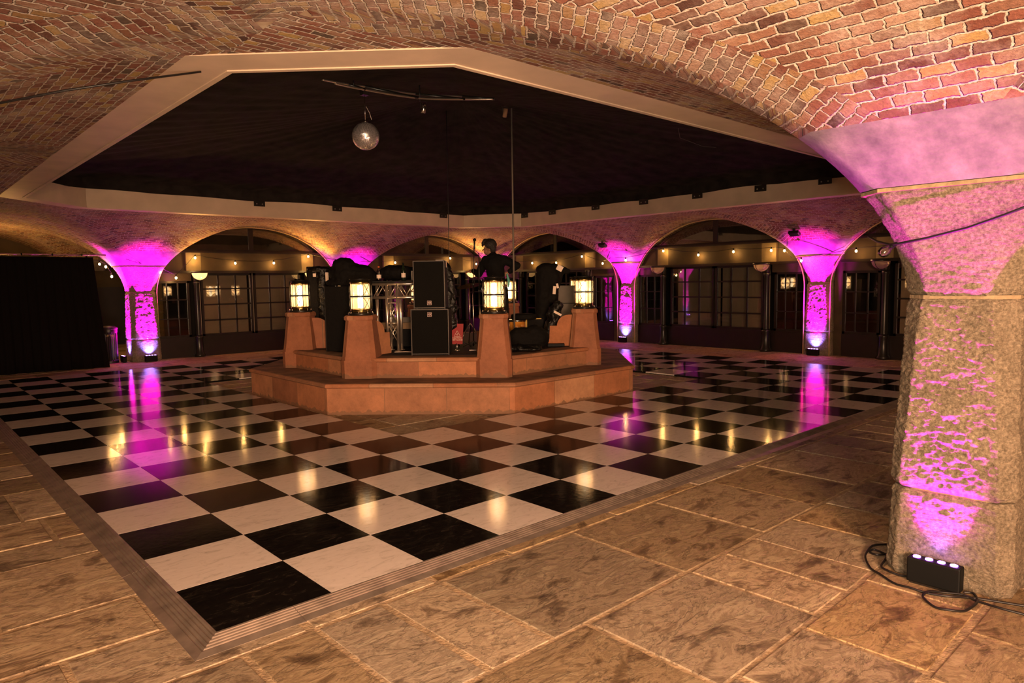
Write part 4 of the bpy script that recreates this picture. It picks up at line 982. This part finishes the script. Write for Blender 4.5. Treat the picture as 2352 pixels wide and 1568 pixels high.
def covered():
    o = empty('covered_speaker_stand', (7.25, 4.86, ZF), QF, 'tall equipment on a stand shrouded in black polythene left of the rightmost lantern', 'covered equipment')
    blob('plastic_shroud', [('ell', (-.03, 0, 1.20), (.18, .13, .11)), ('cap', (-.05, 0, 1.1), .15, (-.12, 0, .35), .11), ('cap', (.08, 0, 1.1), .13, (.07, 0, .72), .09), ('cap', (.1, 0, 1.24), .07, (.32, 0, 1.17), .05), ('cap', (.2, 0, 1.18), .07, (.14, 0, .95), .06)], 'bagm', o, .016, 2, .035)
    mb = MB(); mb.tube([(-.02, 0, .0), (-.02, 0, 1.0)], .017, 10); mb.build('pole', 'blackmetal', o)
    for k in range(3): t = k * 2.1; mb = MB(); mb.tube([(-.02, 0, .3), (.12 * math.cos(t), .12 * math.sin(t), .01)], .01, 6); mb.build('leg', 'blackmetal', o)
    for (x, z, w_, h_, r) in ((.10, .86, .05, .13, .1), (.15, .93, .035, .08, -.2), (.19, 1.22, .10, .09, .5)):
        mb = MB(); mb.box((0, 0, 0), (w_, .003, h_)); t = mb.build('paper_label', 'label', o); t.location = (x, -.19, z); t.rotation_euler = (0, r, 0)
covered()
o = blob('b', [('cap', (-.10, 0, .06), .10, (.0, 0, .35), .09), ('ell', (.04, 0, .45), (.11, .09, .20)), ('cap', (.02, 0, .5), .09, (.10, 0, .62), .08), ('ell', (-.02, -.02, .06), (.18, .1, .06))], 'bag', None, .016, 2, .07)
o.name = 'bin_bag'; o.location = (6.88, 4.42, ZF); o.rotation_euler = (0, 0, QF); tag(o, 'glossy full black bin bag slumped against the buttress of the rightmost pillar', 'bag')
mb = MB(); mb.box((0, 0, 0), (.13, .003, .035)); t = tag(mb.build('paper_tag', 'label', None, (6.93, 4.30, ZF + .52), QF), 'slanting strip of white tape on the bin bag', 'tape'); t.rotation_euler = (0, .5, QF)
t.parent = o; t.location = (.09, -.11, .50); t.rotation_euler = (0, .5, 0)
for k_ in ('label', 'category'): del t[k_]
def gbox():
    o = empty('grey_cabinet', (7.70, 4.82, ZF), QF, 'plain grey cabinet standing behind the rightmost lantern', 'cabinet')
    mb = MB(); mb.box((0, .12, .31), (.36, .24, .62)); soft(mb.build('lower_panel', 'greybox', o), .005)
    mb = MB(); mb.box((0, .12, .78), (.34, .22, .30)); soft(mb.build('upper_panel', 'greybox', o), .005)
    mb = MB(); mb.box((0, .12, .626), (.35, .23, .012)); mb.build('dark_gap', 'rubber', o)
gbox()
mb = MB(); mb.box((0, 0, .022), (.26, .10, .044)); tag(soft(mb.build('power_strip', 'rubber', None, (6.66, 4.12, ZF), QF), .004), 'flat black power strip on the stage beside the right buttress', 'power strip')
mb = MB(); mb.box((0, 0, .006), (.14, .05, .012)); tag(mb.build('set_list_sheet', 'label', None, (5.42, 4.62, ZF), QF + .1), 'white strip of paper on the stage floor beside the red sign', 'paper')
def crate():
    o = empty('wooden_crate', (5.0, 5.95, ZF), QF, 'brown wooden crate with dark stencilled panel seen through the truss legs', 'crate')
    mb = MB(); mb.box((0, .15, .34), (.62, .3, .10)); mb.build('upper_board', 'wood', o)
    mb = MB(); mb.box((0, .16, .145), (.60, .28, .27)); mb.build('dark_body', 'tolex', o)
    mb = MB(); mb.box((0, .16, .43), (.3, .2, .08)); mb.build('mixer', 'greybox', o)
crate()
mb = MB(); mb.tube([(-.35, 0, .006), (-.2, .05, .006), (0, -.03, .006), (.2, .03, .006), (.36, -.02, .006)], .006, 6); tag(mb.build('floor_cable', 'label', None, (4.72, 5.05, ZF), QF), 'pale cable snaking over the stage floor under the truss table', 'cable')

# ------------------------------------------------------------ the man
def man():
    o = empty('person', (6.17, 4.93, ZF), QF, 'man in a black jacket seen from behind, head bowed, one hand on his hip', 'person')
    # local x = screen right, y = away from the viewer, z = up
    hd = V((-.115, .06, 1.548))
    nk = V((-.06, .02, 1.42)); ch = V((-.035, .0, 1.27)); pv = V((-.01, .02, .93))
    ls, rs = V((-.19, .02, 1.35)), V((.115, .0, 1.35))
    le, re_ = V((-.30, .12, 1.14)), V((.325, -.02, 1.26))
    lw, rw_ = V((-.40, .26, 1.19)), V((.185, .02, 1.155))
    prims = [('ell', hd + V((.012, .0, .03)), (.088, .10, .095)), ('ell', hd + V((-.03, .03, -.04)), (.062, .066, .075)), ('ell', hd + V((-.055, .05, -.085)), (.03, .03, .028)),
             ('cap', hd + V((-.086, .05, -.01)), .009, hd + V((-.112, .058, -.035)), .013), ('ell', hd + V((-.088, .055, -.062)), (.012, .014, .007)), ('ell', hd + V((-.086, .052, -.075)), (.012, .013, .007)),
             ('ell', hd + V((-.080, .045, .006)), (.014, .016, .010)), ('ell', hd + V((.015, -.075, -.02)), (.020, .012, .032)), ('ell', hd + V((-.01, .11, -.02)), (.020, .012, .032)),
             ('cap', nk + V((-.02, .02, -.02)), .058, hd + V((.01, 0, -.05)), .055),
             ('cap', ch, .14, pv, .13), ('cap', ls, .06, rs, .06), ('cap', nk, .06, ch, .12),
             ('cap', ls, .055, le, .042), ('cap', le, .042, lw, .028), ('cap', rs, .055, re_, .042), ('cap', re_, .042, rw_, .028)]
    for s, kx in ((-1, .01), (1, .0)):
        hp = pv + V((s * .09, 0, -.02)); kn = V((s * .11, -.02 + .04 * s, .50)); an = V((s * .12, .02, .09))
        prims += [('cap', hp, .085, kn, .058), ('cap', kn, .056, an, .038), ('cap', an + V((0, -.02, -.045)), .035, an + V((s * .02, .17, -.055)), .028)]
    def hand(w, fwd, pal, curl, side):
        fwd = fwd.normalized(); pal = (pal - fwd * pal.dot(fwd)).normalized(); lat = fwd.cross(pal)
        pr_ = [('cap', w, .026, w + fwd * .05, .030), ('cap', w + fwd * .04 - lat * .022, .014, w + fwd * .085 - lat * .026, .012), ('cap', w + fwd * .04 + lat * .022, .014, w + fwd * .085 + lat * .026, .012), ('cap', w + fwd * .03, .02, w + fwd * .085, .014)]
        for i, (off, ln) in enumerate(((-.030, .062), (-.010, .074), (.010, .070), (.030, .055))):
            p0 = w + fwd * .088 + lat * off; p1 = p0 + fwd * ln * .42; p2 = p1 + (fwd * math.cos(curl) + pal * math.sin(curl)) * ln * .34; p3 = p2 + (fwd * math.cos(curl * 1.8) + pal * math.sin(curl * 1.8)) * ln * .26
            pr_ += [('cap', p0, .0095, p1, .009), ('cap', p1, .009, p2, .0082), ('cap', p2, .0082, p3, .0072)]
        t0 = w + fwd * .025 + lat * side * .026; t1 = t0 + fwd * .035 + lat * side * .028 + pal * .01; t2 = t1 + fwd * .03 + lat * side * .008 + pal * .012
        return pr_ + [('cap', t0, .013, t1, .0105), ('cap', t1, .0105, t2, .009)]
    prims += hand(lw, V((-.8, .4, -.05)), V((0, .2, -1)), .6, -1)
    prims += hand(rw_, V((-.75, .1, -.35)), V((-.3, .9, -.4)), .5, 1)
    blob('body', prims, 'skin', o, .0065, 3)
    blob('hair', [('ell', hd + V((.020, -.012, .050)), (.100, .112, .092)), ('ell', hd + V((.055, -.03, -.005)), (.060, .085, .080)), ('ell', hd + V((-.055, .02, .105)), (.055, .07, .04)), ('ell', hd + V((-.095, .03, .075)), (.035, .05, .035)), ('ell', hd + V((-.11, .035, .045)), (.018, .03, .025)), ('ell', hd + V((0, .0, .125)), (.06, .06, .025))], 'hair', o, .008, 2, .012)
    blob('jacket', [('cap', ch + V((0, 0, .02)), .150, V((-.01, .02, 1.02)), .140), ('ell', V((-.04, .0, 1.30)), (.185, .13, .12)), ('cap', ls + V((.02, 0, 0)), .078, le, .062), ('cap', le, .06, lw + (le - lw) * .12, .045), ('cap', rs, .074, re_ + V((0, 0, .0)), .055), ('cap', re_, .055, rw_ + (re_ - rw_) * .14, .040), ('cap', nk + V((0, .0, -.02)), .082, ch, .14), ('ell', V((-.035, -.01, 1.375)), (.17, .095, .075)), ('cap', ls + V((.05, 0, .005)), .08, rs, .082), ('cap', V((-.01, .02, 1.0)), .14, V((-.01, .02, .90)), .148), ('ell', V((.0, .0, .86)), (.17, .14, .08))], 'jacket', o, .011, 4, .012)
    tp = [('ell', pv + V((0, 0, -.05)), (.165, .135, .12))]
    for s in (-1, 1):
        hp = pv + V((s * .085, 0, -.05)); kn = V((s * .11, -.02 + .04 * s, .50)); an = V((s * .12, .02, .12))
        tp += [('cap', hp, .10, kn, .075), ('cap', kn, .073, an, .058)]
    blob('trousers', tp, 'trouser', o, .012, 3)
    for s in (-1, 1):
        b = blob('shoe', [('cap', (s * .12, -.01, .045), .045, (s * .14, .17, .04), .040), ('ell', (s * .13, .08, .018), (.05, .15, .018))], 'rubber', o, .01, 3)
    blob('cloth', [('cap', (.165, -.06, 1.13), .012, (.19, -.08, 1.02), .024), ('cap', (.19, -.08, 1.02), .024, (.18, -.08, .93), .012)], 'teal', o, .006, 2)
man()

# ------------------------------------------------------------ above the stage
def smooth_path(P, n=6):
    out = []
    for i in range(len(P) - 1):
        p0, p1, p2, p3 = P[max(i - 1, 0)], P[i], P[i + 1], P[min(i + 2, len(P) - 1)]
        for k in range(n):
            t = k / n; out.append(.5 * ((2 * p1) + (-p0 + p2) * t + (2 * p0 - 5 * p1 + 4 * p2 - p3) * t * t + (-p0 + 3 * p1 - 3 * p2 + p3) * t ** 3))
    return out + [P[-1]]
def rail():
    o = empty('lighting_rail', (3.9, 4.1, 4.0), 0, 'curved twin-tube lighting rail hanging under the black lining', 'rail')
    P1 = [(2.737, 3.911, 3.962), (3.131, 4.032, 4.004), (3.406, 4.125, 4.047), (4.173, 4.177, 4.098), (4.807, 4.01, 4.136)]
    P2 = [(2.893, 3.904, 3.955 - .01), (3.35, 4.033, 3.983), (4.135, 4.068, 4.021), (4.765, 3.905, 4.075), (5.1, 3.7, 4.09)]
    off = V((3.9, 4.1, 4.0))
    for P in (P1, P2): mb = MB(); mb.tube(smooth_path([V(p) - off for p in P]), .013, 8); mb.build('tube', 'amberpole' if 'amberpole' in M else 'trussm', o)
    for a, b in zip(P1[1:], P2[1:]):
        mb = MB(); mb.tube([V(a) - off, V(b) - off], .018, 6); mb.build('clamp', 'blackmetal', o)
    mb = MB(); mb.tube([V((4.2, 4.12, 4.0)) - off, V((4.2, 4.12, 4.2)) - off], .008, 6); mb.build('hanger', 'cable', o)
    mb = MB(); mb.tube([V((3.2, 4.03, 4.0)) - off, V((3.2, 4.03, 4.06)) - off], .008, 6); mb.build('hanger', 'cable', o)
rail()
def ball():
    c = V((3.508, 4.309, 3.507)); r = .166
    o = empty('mirror_ball', c, 0, 'mirror ball hanging on a thin rod under the black lining', 'mirror ball')
    mb = MB(); nl = 26
    for i in range(nl):
        a0 = -PI / 2 + PI * i / nl; a1 = -PI / 2 + PI * (i + 1) / nl; am = (a0 + a1) / 2
        n = max(5, int(2 * PI * math.cos(am) * nl / PI)); rr = random.Random(i)
        for k in range(n):
            t0, t1 = 2 * PI * (k + .06) / n, 2 * PI * (k + .94) / n; b0, b1 = a0 + .004, a1 - .004
            
            q = []
            for t, b in ((t0, b0), (t1, b0), (t1, b1), (t0, b1)):
                d = V((math.cos(b) * math.cos(t), math.cos(b) * math.sin(t), math.sin(b))); q.append(mb.v(d * (r + rr.uniform(-.0014, .0014))))
            mb.f(q)
    mb.build('mirror_facets', 'mirror', o)
    mb = MB(True); mb.lathe([((r - .006) * math.cos(t), (r - .006) * math.sin(t)) for t in [-PI / 2 + PI * k / 14 for k in range(15)]], 24); mb.build('core', 'blackmetal', o)
    mb = MB(); mb.lathe([(.03, r - .004), (.03, r + .012), (.012, r + .02)], 12); mb.build('cap', 'chrome', o)
    mb = MB(); mb.tube([(0, 0, r), (.0, 0, .49)], .0045, 6); mb.build('rod', 'chrome', o)
    mb = MB(); mb.tube([(.01, -.01, .36), (.04, -.04, .28), (.06, -.05, .20)], .003, 5); mb.build('motor_wire', 'label', o)
    mb = MB(); mb.box((0, 0, .52), (.08, .08, .06)); mb.build('motor', 'blackmetal', o)
ball()
mb = MB(); mb.tube([(0, 0, 0), (0, 0, 3.62)], .014, 8); mb.lathe([(.04, 0), (.04, .01)], 10); o = tag(mb.build('drop_pole', 'greybox', None, (6.205, 4.795 - .22, ZF)), 'long thin pole dropping from the black lining to the stage before the man', 'pole')
mb = MB(); mb.tube([(0, 0, 0), (.01, .0, 3.75)], .006, 6); tag(mb.build('drop_cable', 'cable', None, (5.85, 5.74, ZF)), 'thin black cable hanging from the lining down to the stage, left of the pole', 'cable')
mb = MB(); mb.box((0, 0, .003), (.10, .16, .004)); mb.box((.09, 0, -.05), (.003, .05, .10)); tag(mb.build('paper_sheet', 'label', None, (4.80, 4.58, ZF + 1.322), QF), 'white paper draped over the right top edge of the upper loudspeaker', 'paper')
def parcan(c, label, col):
    o = empty('spotlight', c, 0, label, 'spotlight'); o.scale = (.75, .75, .75)
    mb = MB(); mb.lathe([(.03, -.08), (.04, -.07), (.045, .08), (.040, .08)], 16, M_=Matrix.Rotation(.25, 4, 'X')); mb.build('body', col, o)
    mb = MB(); mb.tube([(-.055, 0, 0), (-.055, 0, .12), (.055, 0, .12), (.055, 0, 0)], .005, 6); mb.build('yoke', 'blackmetal', o)
parcan((5.60, 4.05, 4.05), 'small reddish spotlight beside the top of the pole', 'coping')
parcan((4.277, 4.15, 3.93), 'small chrome spotlight hanging from the lighting rail right of the mirror ball', 'chrome')

# ------------------------------------------------------------ festoon strings
def festoon(pts, ends, label, energy=5, sag=.05):
    o = empty('festoon_string', pts[0], 0, label, 'festoon lights', None); off = V(pts[0])
    P = [V(ends[0])] + [V(p) + V((0, 0, .075)) for p in pts] + [V(ends[1])]
    C_ = []
    for a, b in zip(P, P[1:]):
        n = 6; s = min(.06, (a - b).length * .05)
        for q in range(n): t = q / n; C_.append(a.lerp(b, t) + V((0, 0, -s * 4 * t * (1 - t) * .5)) - off)
    C_.append(P[-1] - off)
    mb = MB(); mb.tube(C_, .006, 6); mb.build('cable', 'cable', o)
    for p in pts:
        q = V(p) - off
        mb = MB(); mb.lathe([(.004, -.028), (.016, -.022), (.024, -.004), (.022, .012), (.012, .028)], 14, c=q); b = mb.build('bulb', 'bulb', o)
        mb = MB(); mb.lathe([(.014, .028), (.016, .05), (.012, .07), (.006, .075)], 10, c=q); s_ = mb.build('bulb_holder', 'rubber'); s_.parent = b
        lamp('bulb_glow', 'POINT', V(p) + V((0, 0, -.045)), energy, (1, .50, .13), .02)
bk = [(4.58, 13.93, 2.36), (5.52, 13.93, 2.24), (6.5, 13.93, 2.25), (7.45, 13.93, 2.43)]
festoon([(3.80, 13.93, 2.06), (4.13, 13.93, 1.89)] + bk, ((3.0, 13.5, 2.3), (8.4, 13.5, 2.3)), 'string of warm festoon bulbs across the left back arch beside the magenta pier')
festoon([(10.15, 13.93, 2.29), (12.16, 13.93, 2.44), (13.2, 13.93, 2.27)], ((8.75, 13.5, 2.3), (13.6, 13.6, 2.35)), 'string of warm festoon bulbs across the far arch left of the man')
festoon([(13.93, 12.11, 2.25), (13.93, 11.09, 2.23), (13.93, 10.07, 2.38), (13.93, 9.3, 2.16)], ((13.7, 13.4, 2.35), (13.62, 8.75, 2.3)), 'string of warm festoon bulbs across the arch right of the man')
festoon([(13.62, 8.25, 2.21), (13.93, 7.28, 2.42), (13.93, 6.25, 2.28), (13.93, 5.3, 2.32), (13.93, 4.36, 2.31), (13.93, 4.05, 2.29)], ((13.6, 8.6, 2.3), (13.6, 3.72, 2.12)), 'string of warm festoon bulbs across the widest right hand arch')
festoon([(13.62, 3.52, 2.05), (13.93, 2.51, 2.22)], ((13.62, 3.66, 2.10), (13.85, 1.6, 2.35)), 'festoon bulbs crossing the right hand magenta pier')
festoon([(2.72, 14.6, 2.22), (2.84, 14.6, 2.16), (2.95, 14.6, 1.94)], ((2.3, 14.6, 2.3), (2.86, 14.35, 2.0)), 'short cluster of warm festoon bulbs between the black drape and left pier')
def near_string():
    o = empty('festoon_cable', (3.07, -1.93, 1.84), 0, 'black festoon cable crossing the near granite pier with one unlit clear bulb', 'festoon lights')
    off = V((3.07, -1.93, 1.84))
    P = [(3.60, -1.60, 1.95), (3.25, -1.78, 1.90), (3.06, -1.92, 1.87), (3.0, -1.985, 1.872), (2.99, -2.12, 1.893), (2.975, -2.31, 1.934), (2.95, -2.47, 1.985), (2.90, -2.9, 2.14)]
    mb = MB(); mb.tube([V(p) - off for p in P], .007, 8); mb.build('cable', 'cable', o)
    c = V((2.985, -1.915, 1.838)) - off; d = V((-.6, .25, -.35)).normalized(); q = d.to_track_quat('Z', 'Y').to_matrix().to_4x4(); q.translation = V((3.05, -1.935, 1.862)) - off
    mb = MB(True); mb.lathe([(.010, .02), (.016, .03), (.026, .05), (.030, .068), (.026, .086), (.014, .097), (.003, .1)], 20, M_=q); b = mb.build('bulb', 'clear', o)
    mb = MB(); mb.lathe([(.011, -.03), (.012, .02), (.009, .024)], 12, M_=q); s_ = mb.build('bulb_holder', 'rubber'); s_.parent = b
    mb = MB(); mb.tube([q @ V((0, 0, .025)), q @ V((.006, 0, .06)), q @ V((-.006, 0, .075)), q @ V((0, 0, .03))], .0012, 5); s_ = mb.build('filament', 'brass'); s_.parent = b
near_string()
mb = MB(); mb.tube([(-3.2, 4.6, 1.9), (-1.6, 2.9, 2.5), (-.48, 1.83, 2.80), (-.19, 1.58, 2.87), (.15, 1.5, 2.97), (.62, 1.60, 3.135)], .007, 6); tag(mb.build('overhead_cable', 'cable'), 'taut black cable running from the left vault to the corner of the cream beam', 'cable')
mb = MB(); mb.tube([(8.2, 3.0, 4.2), (8.9, 3.4, 4.02), (9.6, 3.4, 3.96), (10.4, 3.0, 3.95), (11.3, 2.5, 3.75)], .003, 5); tag(mb.build('slack_wire', 'greybox'), 'thin slack wire looping under the black lining, right of the pole', 'wire')

# ------------------------------------------------------------ vault floodlights, bin, pipe and drape, cables
def flood(c, rz, label):
    o = empty('flood_box', c, rz, label, 'floodlight', 'small floodlights on the vault')
    mb = MB(); mb.box((0, 0, 0), (.22, .14, .07)); soft(mb.build('housing', 'blackmetal', o), .01).rotation_euler = (.5, 0, 0)
    mb = MB(); mb.box((0, .02, .06), (.05, .03, .09)); mb.build('bracket', 'blackmetal', o)
flood((13.28, 3.52, 2.62), PI / 2, 'small dark floodlight on the vault above the right hand magenta pier')
flood((13.28, 8.75, 2.62), PI / 2, 'small dark floodlight on the vault above the magenta pier beside the plinth')
flood((13.3, 13.2, 2.62), PI / 4, 'small dark floodlight on the vault above the far corner pier, left of the man')
def bin_():
    o = empty('litter_bin', (2.74, 14.25, 0), 0, 'fluted black litter bin with gold lettering between the drape and left pier', 'litter bin')
    mb = MB(); prof = [(0, .17), (.05, .17), (.08, .155), (.66, .155), (.70, .17), (.76, .175)]
    n = 48; rows = []
    for z, r in prof: rows.append([mb.v(((r + (.006 * math.cos(k * PI) if .07 < z < .67 else 0)) * math.cos(2 * PI * k / n), (r + (.006 * math.cos(k * PI) if .07 < z < .67 else 0)) * math.sin(2 * PI * k / n), z)) for k in range(n)])
    mb.use('binm')
    for A, B in zip(rows, rows[1:]):
        for k in range(n): mb.f([A[k], A[(k + 1) % n], B[(k + 1) % n], B[k]])
    mb.f(rows[0][::-1]); mb.f(rows[-1]); mb.build('body', parent=o)
    mb = MB(); mb.lathe([(.18, .76), (.18, .79), (.12, .83), (.02, .84)], 24); mb.build('lid', 'binm', o)
    text('lettering', 'LITTER', .055, 'gold', o, (-.02, -.168, .62), (PI / 2, 0, 0), .001)
bin_()
def pipe_drape():
    o = empty('pipe_and_drape', (-1.4, 13.45, 0), 0, 'black pipe-and-drape screen closing the left hand bay', 'drape')
    mb = MB(True); mb.use('darkdrape'); n = 260; rows = []
    for z in (.002, .3, .9, 1.6, 2.2, 2.33):
        r = []
        for k in range(n + 1):
            x = -3.4 + 7.15 * k / n; x += (.16 * (1 - z / 2.33) ** 1.2) * max(0, (k / n - .9) / .1)
            y = .05 * math.sin(k * .55) * (.35 + .65 * (1 - z / 2.4)) + .02 * math.sin(k * 1.7 + z) - (.14 * (1 - z / 2.3) if k > n * .85 else 0) * (k / n - .85) / .15
            r.append(mb.v((x, y, z)))
        rows.append(r)
    for A, B in zip(rows, rows[1:]):
        for k in range(n): mb.f([A[k], A[k + 1], B[k + 1], B[k]])
    c = mb.build('drape', parent=o); s_ = c.modifiers.new('t', 'SOLIDIFY'); s_.thickness = .004
    mb = MB(); mb.tube([(-3.5, .0, 2.375), (4.0, .0, 2.375)], .018, 10); mb.build('crossbar', 'chrome', o)
    for x in (-3.4, -.8, 1.8, 3.66):
        mb = MB(); mb.tube([(x, .09, 0), (x, .09, 2.40)], .019, 8); mb.build('upright', 'blackmetal', o)
    for k in range(14):
        x = -3.2 + k * .52; mb = MB(); mb.lathe([(.022, -.012), (.028, 0), (.022, .012)], 8, M_=Matrix.Translation((x, 0, 2.375)) @ Matrix.Rotation(PI / 2, 4, 'Y')); mb.build('curtain_clip', 'rubber', o)
pipe_drape()
mb = MB(); mb.tube([(0, 0, .01), (-.10, .12, .16)], .008, 6); tag(mb.build('light_stick', 'label', None, (2.56, 13.62, 0)), 'short pale stick leaning at the foot of the black drape', 'stick')
# power cable of the near uplight
cl = [(3.36, -1.62), (3.22, -1.66), (3.08, -1.76), (3.02, -1.92), (2.93, -2.08), (2.95, -2.20), (3.01, -2.33), (3.07, -2.44), (3.0, -2.47), (2.89, -2.43), (2.81, -2.33), (2.82, -2.22), (2.90, -2.18), (2.98, -2.26), (3.05, -2.40), (3.12, -2.56), (3.22, -2.72)]
for P, lb in (([(3.504, -1.804), (3.403, -1.755), (3.265, -1.768), (3.158, -1.803), (3.048, -1.873), (2.989, -1.942), (2.929, -2.043), (2.917, -2.123), (2.926, -2.205), (2.95, -2.301), (3.035, -2.398), (3.10, -2.60), (3.16, -2.72)], 'black cable running over the flagstones past the near pier, outermost of the loops'),
              ([(3.07, -2.335), (3.079, -2.377), (3.02, -2.411), (2.931, -2.42), (2.836, -2.4), (2.784, -2.356), (2.777, -2.29), (2.818, -2.228), (2.881, -2.198), (2.94, -2.212), (2.997, -2.267), (3.021, -2.342), (3.005, -2.425), (2.984, -2.524), (3.005, -2.628)], 'black cable looped in a circle right beside the near uplight'),
              ([(3.337, -1.857), (3.269, -1.829), (3.295, -1.777), (3.342, -1.785), (3.32, -1.86), (3.22, -1.89), (3.12, -1.905), (3.070, -1.957), (3.064, -2.02), (3.066, -2.065)], 'short black cable with a small loop round the left corner of the near pier')):
    pts = smooth_path([V((x, y, .009 + .006 * (i % 2))) for i, (x, y) in enumerate(P)])
    mb = MB(); mb.tube(pts, .0065, 8); tag(mb.build('floor_cable', 'cable'), lb, 'cable')
mb = MB(); mb.use('cream'); mb.box((3.46, -2.575, 1.1), (.02, .02, 2.2)); tag(mb.build('trim_31'), kind='structure')
mb = MB(); mb.use('joinery'); mb.box((3.56, -2.585, 1.1), (.12, .05, 2.2)); tag(mb.build('trim_32'), kind='structure')
